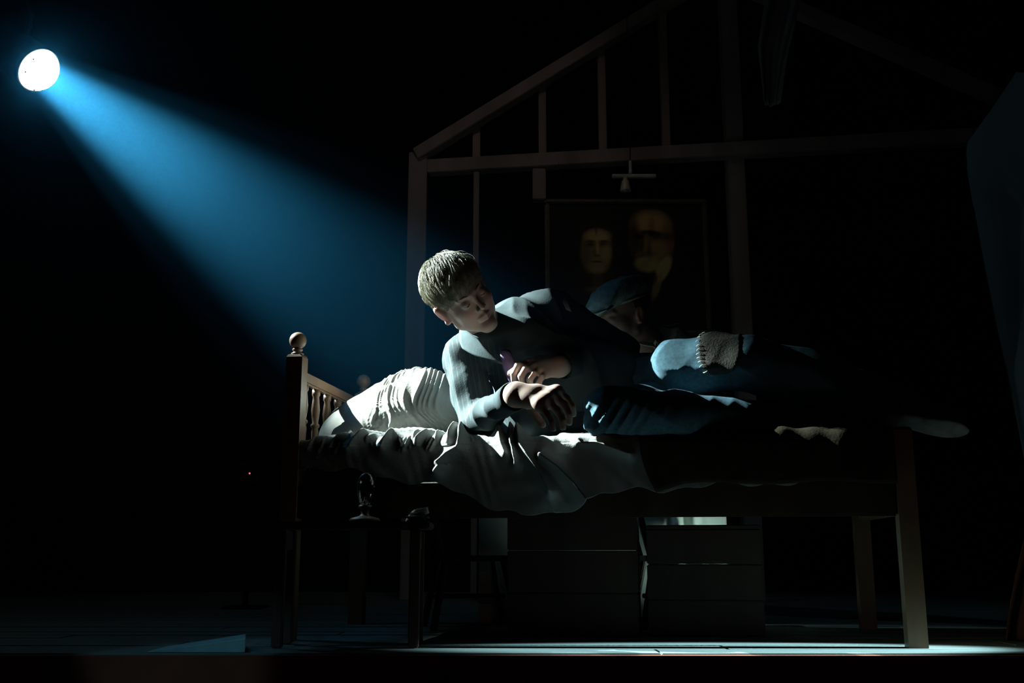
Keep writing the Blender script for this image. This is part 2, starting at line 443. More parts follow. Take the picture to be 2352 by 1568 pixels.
rail('headboard_rail', -.012, .012, .026, BW - .026, 0.782, 0.820)
rail('headboard_rail', -.012, .012, .026, BW - .026, 0.50, 0.55)
sp = [(0.012, 0), (0.012, .04), (0.0105, .05), (0.011, .075), (0.012, .092), (0.0095, .104), (0.0145, .109), (0.0145, .116), (0.0095, .121), (0.0125, .145), (0.0145, .165), (0.0115, .195), (0.010, .208), (0.0135, .214), (0.0135, .232)]
sme = None
for i in range(6):
    if sme is None: o = bm_obj('spindle', lathe_bm(sp, 16), M['bed_wood'], bed, True); sme = o.data
    else: o = bpy.data.objects.new('spindle', sme); COL.objects.link(o); o.parent = bed
    o.location = (0, 0.075 + i * (BW - .15) / 5, 0.55)
box('side_rail', .026, BL - .026, -.018, .006, 0.354, 0.455, M['dark_wood'], bed, 0.005)
box('side_rail', .026, BL - .026, BW - .006, BW + .018, 0.402, 0.455, M['dark_wood'], bed, 0.005)
rail('foot_rail', BL - .012, BL + .012, .026, BW - .026, 0.36, 0.57)
for i in range(9):
    box('bed_slat', 0.12 + i * .195, 0.20 + i * .195, .008, BW - .008, 0.43, 0.448, M['dark_wood'], bed, 0.002)

def rounded_slab(x0, x1, y0, y1, z0, z1, r):
    bm = box_bm(x0, x1, y0, y1, z0, z1, 0)
    bmesh.ops.bevel(bm, geom=list(bm.edges), offset=r, segments=4, affect='EDGES'); return bm
mt = bm_obj('mattress', rounded_slab(.03, BL - .03, .012, BW - .012, 0.449, 0.588, 0.025), M['mattress'], None, True, B0, (0, 0, PHI))
props(mt, 'thin grey mattress on the wooden bed beneath the crumpled sheet', 'mattress')

# ---- crumpled sheet draped over the near edge
def sheet_uv(px, py):
    """picture point on the hanging front of the bed -> (u along bed, z)"""
    o = np.array([0, 0, CAMH]); d = at(px, py, 3.0) - o
    n = EY; p0 = bedw(0, -0.03, 0); t = ((p0 - o) @ n) / (d @ n); p = o + d * t
    return ((p - B0) @ EX, p[2])
ridges = [  # (points, amplitude, width)
    ([(722, 1003), (790, 998), (808, 990)], .020, .012),
    ([(770, 1010), (800, 1004), (812, 1026)], .022, .012),
    ([(800, 1030), (830, 1005), (870, 985), (925, 982)], .034, .014),
    ([(840, 1012), (866, 999)], .02, .009),
    ([(878, 1026), (895, 1003), (935, 990), (975, 986), (1000, 981)], .036, .015),
    ([(950, 1007), (975, 990), (1010, 984)], .03, .010),
    ([(957, 1015), (985, 996), (1005, 988), (1035, 982)], .032, .010),
    ([(1000, 1004), (1018, 985), (1060, 979)], .028, .010),
    ([(1034, 1011), (1044, 995), (1075, 969), (1100, 978)], .050, .016),
    ([(1050, 990), (1060, 1015), (1055, 1028), (1030, 1042), (1008, 1062), (1014, 1070), (1004, 1082)], .050, .014),
    ([(1008, 1062), (1028, 1066)], .02, .007),
    ([(1110, 988), (1130, 992)], .022, .010),
    ([(1142, 1002), (1156, 1020), (1166, 1042)], .045, .012),
    ([(1172, 1004), (1183, 1030), (1191, 1064)], .055, .010),
    ([(1190, 1008), (1222, 1052), (1248, 1092), (1268, 1130)], .065, .013),
    ([(1250, 1050), (1290, 1078), (1322, 1110), (1354, 1150)], .115, .014),
    ([(1282, 989), (1330, 989), (1380, 1001), (1425, 1020)], .014, .007),
    ([(1330, 1016), (1370, 1018), (1410, 1031), (1445, 1044)], .045, .010),
]
RU = [([sheet_uv(*p) for p in pts], a, wdt) for pts, a, wdt in ridges]
nu, nv = 620, 150
us = np.linspace(.028, BL - .03, nu); TOPW, ZT = 0.60, 0.594
drop = np.interp(us, [.03, .15, .35, .48, .60, .72, .82, .95, 1.2, 1.5, 1.77], [.055, .07, .10, .125, .17, .215, .21, .15, .13, .12, .10]) + .008 * np.sin(us * 23) + .006 * np.sin(us * 51 + 1)
P = np.zeros((nu, nv, 3)); Nn = np.zeros((nu, nv, 3)); S = np.zeros((nu, nv)); rc = .026
for i, u in enumerate(us):
    s = np.concatenate([np.linspace(-TOPW, 0, 45), np.linspace(0, rc * math.pi / 2, 14)[1:], rc * math.pi / 2 + np.linspace(0, drop[i], nv - 57)[0:-1] + 0 , [rc * math.pi / 2 + drop[i]]])
    s = s[:nv]; t = np.clip(s / rc, 0, math.pi / 2)
    yl = np.where(s < 0, -s, 0) - .004 - rc * np.sin(t) + rc * 0.2; zz = ZT - rc * (1 - np.cos(t)) - np.maximum(s - rc * math.pi / 2, 0)
    P[i, :, 0] = u; P[i, :, 1] = yl; P[i, :, 2] = zz
    Nn[i, :, 1] = -np.sin(t); Nn[i, :, 2] = np.cos(t); S[i] = s
disp = np.zeros((nu, nv))
ZV = np.where(S < 0, ZT - S * 0.35, P[:, :, 2])     # how far the ridge pattern runs on over the edge
for pts, a, wdt in RU:
    best = np.full((nu, nv), 9.0)
    for (u0, z0), (u1, z1) in zip(pts[:-1], pts[1:]):
        du, dz = u1 - u0, z1 - z0; L2 = du * du + dz * dz
        t = np.clip(((P[:, :, 0] - u0) * du + (ZV - z0) * dz) / L2, 0, 1)
        best = np.minimum(best, np.hypot(P[:, :, 0] - u0 - t * du, ZV - z0 - t * dz))
    disp = np.maximum(disp, a * np.exp(-(np.sqrt(best ** 2 + .0022 ** 2) - .0022) / (wdt * .95)))
for _ in range(44):
    x_a = random.uniform(735, 1075); y_a = random.uniform(984, 1000); L_ = random.uniform(18, 52); sl2 = random.uniform(-1.3, -.25) if random.random() < .8 else .6
    ptsr = [sheet_uv(x_a, y_a), sheet_uv(x_a + L_ * .4 * np.sign(sl2), y_a + L_ * .25), sheet_uv(x_a + L_ * .7 * np.sign(sl2), y_a + L_ * .8)]
    best = np.full((nu, nv), 9.0)
    for (u0, z0), (u1, z1) in zip(ptsr[:-1], ptsr[1:]):
        du, dz = u1 - u0, z1 - z0; L2 = du * du + dz * dz
        t = np.clip(((P[:, :, 0] - u0) * du + (ZV - z0) * dz) / L2, 0, 1)
        best = np.minimum(best, np.hypot(P[:, :, 0] - u0 - t * du, ZV - z0 - t * dz))
    disp = np.maximum(disp, random.uniform(.006, .016) * np.exp(-(np.sqrt(best ** 2 + .0012 ** 2) - .0012) / .0045))
U, V2 = P[:, :, 0], ZV
disp += .030 * np.exp(-((U - .74) / .16) ** 2) * np.clip((S - .012) / .06, 0, 1)
disp += .0012 * np.sin(U * 47 + 5 * np.sin(V2 * 21 + U * 9)) + .0008 * np.sin(U * 121 + V2 * 60 + 3 * np.sin(U * 31))
disp += np.where(S < 0, .006 * np.sin(U * 30 + 5 * S) * np.sin(S * 22), 0)
disp *= np.clip((TOPW + S) * 8, 0, 1)
Pd = P + Nn * disp[:, :, None]
W = B0 + Pd[:, :, :1] * EX + Pd[:, :, 1:2] * EY + Pd[:, :, 2:] * np.array([0, 0, 1.])
Vv, Ff = grid_mesh(W)
sheet = mesh_obj('bed_sheet', Vv - bedw(.9, .2, .6), Ff[:, ::-1], M['sheet'])
sheet.location = Vector(bedw(.9, .2, .6))
sol = sheet.modifiers.new('cloth_thickness', 'SOLIDIFY'); sol.thickness = 0.004; sol.offset = -1
props(sheet, 'pale crumpled bed sheet spilling over the near side of the bed', 'bed sheet')

# ---- dark blanket over the foot of the bed
nb_, mb_ = 120, 60; rows = np.zeros((nb_, mb_, 3))
for i, u in enumerate(np.linspace(1.08, BL - .028, nb_)):
    dp = .118 + .004 * math.sin(u * 19) + .02 * max(0, 1.16 - u) / .08
    for j, sN in enumerate(np.linspace(0, 1, mb_)):
        s_ = -.58 + sN * (.58 + .05 + dp); t = min(max(s_ / .032, 0), math.pi / 2)
        wv = .0035 * math.sin(u * 34 + 3 * sN) + .002 * math.sin(u * 77 + 9 * sN); lift = .012 + .010 * math.exp(-((u - 1.09) / .02) ** 2)
        rows[i, j] = (u + (.16 * (sN - .75) - .03 * math.sin(sN * 9)) * (1 - i / (nb_ - 1)), max(-s_, 0) - .004 - .020 * math.sin(t) - (lift + wv + .010) * math.sin(t), .594 - .030 * (1 - math.cos(t)) - max(s_ - .050, 0) + (lift + .004 + wv) * math.cos(t))
W2 = B0 + rows[:, :, :1] * EX + rows[:, :, 1:2] * EY + rows[:, :, 2:] * np.array([0, 0, 1.])
Vv, Ff = grid_mesh(W2); bl_o = bedw(1.45, .2, .6)
blk = mesh_obj('blanket', Vv - bl_o, Ff[:, ::-1], M['blanket']); blk.location = Vector(bl_o)
blk.modifiers.new('thickness', 'SOLIDIFY').thickness = 0.004
props(blk, 'dark olive blanket spread over the foot end of the bed', 'blanket')

# ---- pillow
pc = at(905, 948, 3.42); nth, nph = 420, 360
th_ = np.linspace(0, 2 * math.pi, nth + 1)[:-1]; ph_ = np.linspace(-math.pi / 2, math.pi / 2, nph)
A, Bq = np.meshgrid(th_, ph_, indexing='ij')
def sg(v, e): return np.sign(v) * np.abs(v) ** e
X = 0.265 * sg(np.cos(Bq), .75) * sg(np.cos(A), .8); Yp = 0.150 * sg(np.cos(Bq), .75) * sg(np.sin(A), .8)
edge = np.clip(1 - (X / .275) ** 2, 0, 1) ** .4
Zp = 0.098 * sg(np.sin(Bq), .9) * (0.55 + .45 * edge)
prof = np.interp(X, [-.275, -.2, -.12, -.05, .04, .12, .2, .275], [-.060, -.045, -.026, -.008, .012, .022, .008, -.03])
Zp = np.where(Zp > 0, Zp * (1 + np.clip(prof, -.03, .03) * 8), Zp) + prof
xw = X + .42 * (Zp - .03) - 1.3 * (Zp - .03) ** 2 + .012 * np.sin(Zp * 60 + X * 20)
cre = 1 - np.abs(np.sin(xw * 150 + 1.3 * np.sin(xw * 37) + .8 * np.sin(xw * 71 + 1))) ** .8
amp = np.interp(X, [-.275, -.10, -.04, .03, .14, .2, .275], [0, .0, .5, 1, 1, .5, .15]) * np.clip((Zp + .09) / .06, 0, 1)
cre2 = 1 - np.abs(np.sin(xw * 43 + 1.0 + np.sin(xw * 19))) ** .8
dn = (.014 * amp * cre + .011 * amp * cre2) * np.interp(Zp, [.06, .12], [1, .45]) + .003 * np.sin(X * 40 + Zp * 60) * np.sin(Yp * 35)
nrm = np.stack([X / .275 ** 2, Yp / .185 ** 2, Zp / .1 ** 2], -1); nrm /= np.linalg.norm(nrm, axis=-1)[..., None] + 1e-9
PP = np.stack([X, Yp, Zp], -1) + nrm * dn[..., None]
ta = math.radians(-1.0); ca, sa = math.cos(ta), math.sin(ta)
PP = np.stack([PP[..., 0] * ca + PP[..., 2] * sa, PP[..., 1], -PP[..., 0] * sa + PP[..., 2] * ca], -1)
tb = math.radians(40); PP = np.stack([PP[..., 0], PP[..., 1] * math.cos(tb) - PP[..., 2] * math.sin(tb), PP[..., 1] * math.sin(tb) + PP[..., 2] * math.cos(tb)], -1)
PW = PP[..., :1] * EX + PP[..., 1:2] * EY + PP[..., 2:] * np.array([0, 0, 1.])
Vv, Ff = grid_mesh(PW); Iw = np.arange(nth * nph).reshape(nth, nph)
Ff = np.concatenate([Ff, np.stack([Iw[-1, :-1], Iw[0, :-1], Iw[0, 1:], Iw[-1, 1:]], -1)]); Vv = relax(Vv, Ff, 2)
pil = mesh_obj('pillow', Vv, Ff, M['pillow']); pil.location = Vector(pc)
props(pil, 'cream pillow with gathered creases at the head of the bed', 'pillow')

# =================================================================== HEADS
class Scaled:
    def __init__(s, F, k): s.F, s.q = F, k
    def ell(s, c, r, R=None, k=.01, sub=False): s.F.ell(c, [v * s.q for v in r], R, k, sub)
    def cone(s, a, b, ra, rb, k=.01, sub=False): s.F.cone(a, b, ra * s.q, rb * s.q, k, sub)
    def ball(s, c, r, k=.01, sub=False): s.F.ball(c, r * s.q, k, sub)
def add_head(F, c, R, hs=1.0):
    F = Scaled(F, hs); g = lambda x, y, z: c + R @ np.array([x, y, z]) * hs
    F.ell(g(0, -.014, .036), (.075, .096, .084), R, .01)
    F.ell(g(0, .022, -.026), (.061, .062, .084), R, .02)
    for s in (1, -1):
        F.cone(g(s * .055, -.008, -.030), g(s * .049, .008, -.066), .014, .015, .02)
        F.cone(g(s * .049, .008, -.066), g(s * .013, .066, -.104), .016, .013, .02)
        F.ball(g(s * .037, .050, -.030), .025, .025); F.ball(g(s * .033, .040, -.064), .022, .02)
        F.cone(g(s * .010, .083, .017), g(s * .042, .068, .018), .007, .006, .015)
    F.ell(g(0, .074, -.101), (.019, .015, .015), R, .02)
    for s in (1, -1): F.ball(g(s * .031, .100, -.003), .017, .012, True)
    for s in (1, -1):
        F.ball(g(s * .031, .0735, -.004), .0135, .004)
    F.cone(g(0, .080, .010), g(0, .1035, -.033), .0058, .0078, .010)
    for s in (1, -1): F.ball(g(s * .0110, .091, -.037), .0066, .006)
    for s in (1, -1): F.ball(g(s * .006, .098, -.0445), .0035, .003, True)
    F.cone(g(0, .082, -.045), g(0, .083, -.056), .005, .005, .008)
    for s in (1, -1):
        F.cone(g(s * .022, .073, -.0650), g(0, .0875, -.0612), .0042, .0062, .004); F.cone(g(s * .018, .073, -.0725), g(0, .0855, -.0742), .0046, .0072, .004)
    for s in (1, -1): F.cone(g(s * .026, .0760, -.0682), g(0, .0965, -.0676), .0022, .0030, .002, True)
    F.cone(g(-.012, .088, -.0835), g(.012, .088, -.0835), .005, .005, .008, True)
    for s in (1, -1):
        F.ell(g(s * .079, -.016, -.014), (.0105, .019, .031), R @ rot_y(s * 14) @ rot_x(10), .008)
        F.ell(g(s * .091, -.010, -.012), (.0066, .010, .019), R @ rot_y(s * 14) @ rot_x(10), .004, True)
        F.ball(g(s * .078, -.006, -.042), .009, .006)
def rot_x(d): a = math.radians(d); return np.array([[1, 0, 0], [0, math.cos(a), -math.sin(a)], [0, math.sin(a), math.cos(a)]])
def rot_y(d): a = math.radians(d); return np.array([[math.cos(a), 0, math.sin(a)], [0, 1, 0], [-math.sin(a), 0, math.cos(a)]])

def skin_tone(o, c, R, V, base, lip, hs=1.0):
    L = (V - c) @ R / hs
    t = np.tile(np.array(base), (len(V), 1))
    ml = np.exp(-((L[:, 0] / .02) ** 2 + ((L[:, 1] - .084) / .012) ** 2 + ((L[:, 2] + .067) / .009) ** 2))
    t = t * (1 - .6 * ml[:, None]) + np.array(lip) * .6 * ml[:, None]
    er = np.clip(1 - np.abs(np.abs(L[:, 0]) - .084) / .014, 0, 1) * (np.abs(L[:, 2]) < .05) * (np.abs(L[:, 1]) < .05)
    t[:, 0] *= 1 + .15 * er; t[:, 1:] *= (1 - .25 * er)[:, None]
    rs = np.exp(-((np.abs(L[:, 0]) - .036) ** 2 / .016 ** 2 + (L[:, 1] - .07) ** 2 / .03 ** 2 + (L[:, 2] + .03) ** 2 / .018 ** 2))
    t[:, 1:] *= (1 - .15 * rs)[:, None]
    add_attr(o, 'tone', t)

def chain(F, pts, rad, k):
    for (a, b), (ra, rb) in zip(zip(pts[:-1], pts[1:]), zip(rad[:-1], rad[1:])): F.cone(a, b, ra, rb, k)

# =================================================================== BOY ON THE BED
boy_base = bedw(1.1, .15, .60)
boy = empty('person', boy_base, 'person in grey shirt and patched jeans propped on one elbow on the bed', 'person')
HS = 1.06
HC = at(1059, 678, 3.14)
HR = frame((0.4855, -0.8242, -0.2915), (-0.4957, -0.5342, 0.6848))
hl = lambda x, y, z: HC + HR @ np.array([x, y, z]) * HS
sh_r, el_r, wr_r = at(1066, 824, 3.28), at(1092, 968, 3.20), at(1186, 906, 2.89)
sh_l, el_l, wr_l = at(1262, 714, 3.34), at(1430, 804, 3.36), at(1284, 842, 3.10)
neck, chest, belly, pelvis = at(1138, 772, 3.27), at(1200, 800, 3.30), at(1335, 858, 3.27), at(1535, 892, 3.28)
hip_l, knee_l, ank_l = at(1556, 856, 3.17), at(1722, 833, 3.07), at(2048, 925, 3.02)
hip_r, knee_r, ank_r = at(1570, 935, 3.26), at(1400, 948, 3.00), at(1812, 962, 3.06)
toe_l, toe_r = at(2170, 942, 3.00), at(1985, 958, 3.03)

lo = np.array([at(930, 0, 3.1)[0], 2.80, 0.55]); hi = np.array([toe_l[0] + .08, 3.50, 1.28])
F = Field(lo, hi, 0.0032)
add_head(F, HC, HR, HS)
F.cone(hl(0, -.022, -.05), neck, .052, .058, .02)
F.cone(neck, chest, .065, .10, .04)
F.cone(chest, belly, .095, .080, .02); F.cone(belly, pelvis, .080, .085, .02)
F.cone(chest, at(1235, 930, 3.36), .08, .08, .02); F.cone(at(1235, 930, 3.36), pelvis, .075, .075, .02)
F.cone(neck, sh_r, .05, .05, .04); F.cone(neck, sh_l, .05, .05, .04); F.cone(chest, sh_l, .08, .05, .04)
chain(F, [sh_r, el_r, wr_r], [.05, .040, .026], .015); chain(F, [sh_l, el_l, wr_l], [.05, .040, .027], .015)
chain(F, [pelvis, hip_l, knee_l, ank_l, ank_l * .7 + toe_l * .3 + [0, 0, -.02]], [.09, .075, .052, .034, .024], .015)
chain(F, [pelvis, hip_r, knee_r, ank_r, ank_r * .7 + toe_r * .3 + [0, 0, -.01]], [.09, .075, .052, .034, .024], .015)
def finger(pts, r0, r1, k=.004):
    n = len(pts); chain(F, pts, list(np.linspace(r0, r1, n)), k)
# right hand, hanging over the edge: little finger nearest
rk = dict(index=[(1278, 901, 2.915), (1303, 916, 2.905), (1314, 934, 2.902), (1317, 950, 2.905)], middle=[(1268, 908, 2.885), (1297, 930, 2.872), (1307, 952, 2.868), (1307, 970, 2.872)],
          ring=[(1255, 918, 2.855), (1281, 944, 2.840), (1292, 965, 2.837), (1293, 981, 2.840)], little=[(1240, 928, 2.832), (1258, 953, 2.818), (1267, 970, 2.816), (1270, 984, 2.818)])
for nm, pts in rk.items():
    r = dict(index=.0115, middle=.0120, ring=.0114, little=.0100)[nm]; pts = [at(*p) for p in pts]
    finger(pts, r, r * .84); F.cone(wr_r, pts[0], .027, .0165, .02); F.ball(pts[0], r * 1.2, .01)
F.cone(at(*rk['index'][0]), at(*rk['little'][0]), .0175, .0155, .02); F.cone((wr_r + at(*rk['index'][0])) / 2, (wr_r + at(*rk['little'][0])) / 2, .023, .021, .02)
tb_ = [at(1205, 918, 2.925), at(1222, 942, 2.940), at(1236, 962, 2.925), at(1246, 975, 2.900)]
F.cone(wr_r, tb_[0], .02, .016, .012); finger(tb_, .0135, .0105)
# left hand, curled in front of the chest: thumb and index at the left
wl = wr_l
lk = dict(index=[(1216, 834, 3.085), (1190, 838, 3.050), (1180, 858, 3.040), (1180, 873, 3.050)], middle=[(1228, 843, 3.070), (1207, 848, 3.033), (1197, 864, 3.025), (1200, 879, 3.037)],
          ring=[(1240, 851, 3.060), (1226, 858, 3.023), (1216, 872, 3.017), (1219, 886, 3.031)], little=[(1254, 857, 3.055), (1245, 866, 3.025), (1237, 879, 3.021), (1240, 891, 3.035)])
for nm, pts in lk.items():
    r = dict(index=.0110, middle=.0114, ring=.0108, little=.0098)[nm]; pts = [at(*p) for p in pts]
    finger(pts, r, r * .86, .003); F.cone(wl, pts[0], .026, .0150, .015); F.ball(pts[0], r * 1.15, .006)
tb2 = [at(1240, 826, 3.105), at(1212, 832, 3.105), at(1188, 846, 3.080), at(1172, 857, 3.057)]
F.cone(wl, tb2[0], .02, .015, .012); finger(tb2, .0125, .0098)
Vb, Fb = F.mesh(); Vb = relax(Vb, Fb, 2)
body = mesh_obj('body', Vb, Fb, M['skin'], boy); skin_tone(body, HC, HR, Vb, (.47, .345, .29), (.32, .155, .14), HS)
del F

# finger nails
for pts, Rn in [(rk['index'], 0), (rk['middle'], 0), (rk['ring'], 0), (rk['little'], 0)]:
    a, b = at(*pts[2]), at(*pts[3]); d = unit(b - a); nrm_ = unit(np.array([.45, -.75, .4]) - d * (np.array([.45, -.75, .4]) @ d))
    c_ = b + nrm_ * .0062 + d * .002; sd = np.cross(d, nrm_); vv = []
    for i in range(5):
        for j in range(5):
            x_, y_ = (i - 2) / 2, (j - 2) / 2
            vv.append(c_ + sd * x_ * .0052 + d * y_ * .0058 + nrm_ * (.0012 - .0022 * x_ * x_ - .0006 * y_ * y_))
    nail = mesh_obj('fingernail', vv, [(i * 5 + j, (i + 1) * 5 + j, (i + 1) * 5 + j + 1, i * 5 + j + 1) for i in range(4) for j in range(4)], M['bulb_glass'], boy)
    nail.modifiers.new('plate', 'SOLIDIFY').thickness = .001

# brows and lash lines
for s in (1, -1):
    pts = [hl(s * .012, .0885, .016), hl(s * .026, .0835, .0205), hl(s * .039, .0745, .0195), hl(s * .048, .064, .014)]
    mesh_obj('eyebrow', *tube(pts, [.0018, .0030, .0026, .001], 6), M['brow'], boy)
    pts = [hl(s * .020, .0835, -.0075), hl(s * .031, .0872, -.0100), hl(s * .042, .0805, -.0070)]
    mesh_obj('lash_line', *tube(pts, [.0009, .0014, .0008], 5), M['brow'], boy)

# hair: scalp cap + strands
F = Field(HC - .16, HC + .16, .003)
F.ell(hl(0, -.016, .040), (.079 * HS, .101 * HS, .088 * HS), HR, .01)
F.ell(hl(-.004, .022, .070), (.064, .062, .050), HR, .03)
F.cut(hl(0, .070, .045), HR @ unit([0, .93, -.35])); F.cut(hl(0, .02, -.005), HR @ unit([0, .62, -.78])); F.cut(hl(0, 0, -.055), HR @ np.array([0, 0, -1.]))
F.displace(sines(3, [150, 210, 90], [.0012, .001, .0016]))
Vh, Fh = F.mesh()
hair = mesh_obj('hair', Vh, Fh, M['hair'], boy)
SV, SF = [], []; nst = 0; off = 0
rr = np.random.default_rng(11)
ER = np.array([.079, .101, .088]); EC = np.array([0, -.016, .040])
whorl = unit([.10, -.55, .80])
while nst < 7000:
    d = unit(rr.normal(size=3)); p = EC + ER * d
    if p[2] < -.045: continue
    if p[1] > .068 and p[2] < .075: continue
    if p[1] * .62 - (p[2] + .005) * .78 - .02 * .62 > 0.0: continue
    top = np.clip((p[2] - .03) / .06, 0, 1)
    L = (.007 + .012 * np.clip((p[2] + .02) / .05, 0, 1)) + .058 * top * rr.uniform(.6, 1.15)
    n = unit(d / ER)
    flow = (p - (EC + ER * whorl)); flow = flow - n * (flow @ n); flow = unit(flow + 1e-6)
    flow = unit(flow + np.array([-.55 * top, .25 * top, -.55]) + rr.normal(size=3) * .22)
    flow = unit(flow - n * (flow @ n))
    pts = []; q = p.copy(); lift = .0015 + .0165 * top * rr.uniform(.2, 1.0)
    if rr.random() < .03: lift += .012
    ns = 6
    for k in range(ns):
        t = k / (ns - 1)
        qn = unit((q - EC) / ER ** 2); base = EC + (q - EC) / np.sqrt((((q - EC) / ER) ** 2).sum())
        pts.append(base + qn * (.001 + lift * (1 - (1 - t) ** 2) * (1.15 - .5 * t)))
        q = q + flow * L / (ns - 1) + rr.normal(size=3) * .0009
    rad = [.0008, .0009, .0009, .0008, .0005, .0002]
    v, f = tube([HC + HR @ x * HS for x in pts], rad, 3, False)
    SV += v; SF += [tuple(i + off for i in ff) for ff in f]; off += len(v); nst += 1
st = mesh_obj('hair_strands', SV, np.array(SF), M['hair'], hair, world=True); st['kind'] = 'stuff'
st.location = (0, 0, 0)

# ---- shirt
F = Field(np.array([at(985, 0, 3.2)[0], 2.90, .585]), np.array([at(1540, 0, 3.2)[0], 3.52, 1.10]), .004)
F.cone(neck + [.0, 0, -.01], chest, .085, .125, .05); F.cone(chest, belly, .13, .112, .05); F.cone(belly, at(1462, 888, 3.30), .112, .103, .05)
F.cone(chest, at(1225, 935, 3.36), .12, .11, .05); F.cone(at(1225, 935, 3.36), at(1425, 930, 3.32), .115, .10, .05)
F.cone(at(1178, 742, 3.32), sh_l, .078, .078, .05)
F.cone(neck, sh_r, .07, .070, .05); F.cone(neck + [.03, 0, -.01], sh_l, .065, .068, .05); F.cone(chest, sh_l, .10, .066, .05)
cuff_r = wr_r + (el_r - wr_r) * .14; cuff_l = wr_l + (el_l - wr_l) * .12
chain(F, [sh_r, (sh_r * .5 + el_r * .5), el_r], [.068, .064, .055], .02); F.cone(el_r, cuff_r, .055, .040, .02)
F.cone(sh_l, el_l, .068, .056, .02); F.cone(el_l, cuff_l, .056, .040, .02)
F.displace(sines(5, [26, 38, 55], [.0045, .0035, .0018]))
def arm_folds(P):
    ax = unit(el_r - sh_r); t = (P - sh_r) @ ax; Lr = np.linalg.norm(el_r - sh_r)
    m = np.clip(1 - np.linalg.norm((P - sh_r) - np.outer(np.clip(t, 0, Lr), ax), axis=1) / .1, 0, 1) * np.clip((t + .02) / .06, 0, 1)
    ang = np.arctan2((P - sh_r) @ np.cross(ax, [0, 1, 0]), (P - sh_r) @ unit(np.array([0, 1, 0]) - ax * ax[1]))
    return m * .0075 * (1 - 1.6 * np.abs(np.sin(ang * 3.2 + t * 9 + .8 * np.sin(t * 23))) ** .7)
F.displace(arm_folds)
F.cut(cuff_r, wr_r - el_r) if False else None
Vs, Fs = F.mesh(); Vs = relax(Vs, Fs, 2)
shirt = mesh_obj('shirt', Vs, Fs, M['shirt'], boy)
ax = unit(el_r - sh_r); s1 = (Vs - sh_r) @ unit(np.cross(ax, [0, 1, 0])); axt = unit(belly - neck); s2 = (Vs - neck) @ unit(np.cross(axt, [0, 1, .2]))
wgt = np.clip(1 - np.linalg.norm(Vs - (sh_r + el_r) / 2, axis=1) / .2, 0, 1) > .15
add_attr(shirt, 'stripe', np.where(wgt, s1, 0 * s2) * 2 * math.pi / .016, 'FLOAT')

# cuffs, collar, buttons, tie
def sleeve_cuff(c0, d, r, ln, name='cuff'):
    d = unit(d); pr = [c0 - d * ln, c0 - d * ln * .5, c0, c0 + d * .003]
    v, f = tube(pr, [r * .97, r, r * 1.03, r * .99], 28, False); v2, f2 = tube([p for p in pr[::-1]], [r * .90, r * .93, r * .93, r * .9], 28, False)
    o = mesh_obj(name, v + v2, f + [tuple(i + len(v) for i in q) for q in f2], M['shirt'], shirt); return o
c_ = sleeve_cuff(cuff_r + unit(wr_r - el_r) * .022, wr_r - el_r, .042, .05)
sleeve_cuff(cuff_l + unit(wr_l - el_l) * .02, wr_l - el_l, .041, .05)
def cloth_patch(name, rows, material, parent, thick=.003, sub=2):
    P = np.array(rows, float); o = mesh_obj(name, *grid_mesh(P), material, parent)
    m = o.modifiers.new('smooth_cloth', 'SUBSURF'); m.levels = sub; m.render_levels = sub; m.boundary_smooth = 'PRESERVE_CORNERS'
    m2 = o.modifiers.new('thickness', 'SOLIDIFY'); m2.thickness = thick; m2.offset = 0
    return o
# collar stand round the neck and two pointed leaves
nax = unit(hl(0, -.022, -.06) - neck); s_ = unit(np.cross(nax, [0, 1, 0])); t_ = np.cross(nax, s_)
rows = []
for zz, rr_ in ((-.012, .068), (.012, .066), (.036, .064)):
    rows.append([neck + nax * (zz + .012) + (s_ * math.cos(a) + t_ * math.sin(a)) * rr_ for a in np.linspace(math.radians(-60), math.radians(240), 18)])
cloth_patch('collar', rows, M['shirt'], shirt)
cloth_patch('collar_leaf', [[at(1057, 752, 3.22), at(1078, 762, 3.185), at(1102, 782, 3.16)], [at(1052, 778, 3.21), at(1082, 797, 3.165), at(1118, 806, 3.138)], [at(1062, 800, 3.195), at(1092, 820, 3.15), at(1160, 838, 3.118)]], M['shirt'], shirt)
cloth_patch('necktie', [[at(1149, 804, 3.135), at(1160, 801, 3.125), at(1172, 806, 3.135)], [at(1150, 828, 3.13), at(1166, 830, 3.12), at(1182, 832, 3.13)], [at(1160, 862, 3.13), at(1180, 866, 3.12), at(1196, 870, 3.13)], [at(1190, 905, 3.15), at(1204, 905, 3.14), at(1216, 905, 3.15)]], M['tie'], boy)
cloth_patch('shoulder_strap', [[at(1288, 684, 3.28), at(1300, 682, 3.27)], [at(1293, 694, 3.245), at(1305, 694, 3.24)], [at(1301, 712, 3.235), at(1313, 716, 3.23)]], M['white_cloth'], boy)

# ---- jeans
F = Field(np.array([at(1325, 0, 3.0)[0], 2.86, .585]), np.array([ank_l[0] + .06, 3.46, 1.02]), .004)
chain(F, [pelvis, hip_l, (hip_l + knee_l) / 2 + [0, 0, .012], knee_l, (knee_l * .6 + ank_l * .4), ank_l], [.105, .096, .086, .084, .084, .056], .03)
chain(F, [pelvis, hip_r, knee_r], [.105, .10, .078], .03); chain(F, [knee_r, (knee_r * .6 + ank_r * .4), ank_r], [.078, .068, .054], .02)
F.ball(knee_r, .080, .02); F.cone(at(1478, 890, 3.29), pelvis, .112, .108, .03)
F.displace(sines(9, [22, 34, 60], [.004, .003, .0012]))
def knee_folds(P):
    L = P - knee_r; d = np.linalg.norm(L, axis=1)
    m = np.exp(-((L[:, 2] + .015) / .05) ** 2) * np.exp(-(d / .12) ** 2)
    return m * .008 * (1 - 2 * np.abs(np.sin(L[:, 0] * 95 - L[:, 2] * 60 + 1.0)) ** .6)
F.displace(knee_folds)
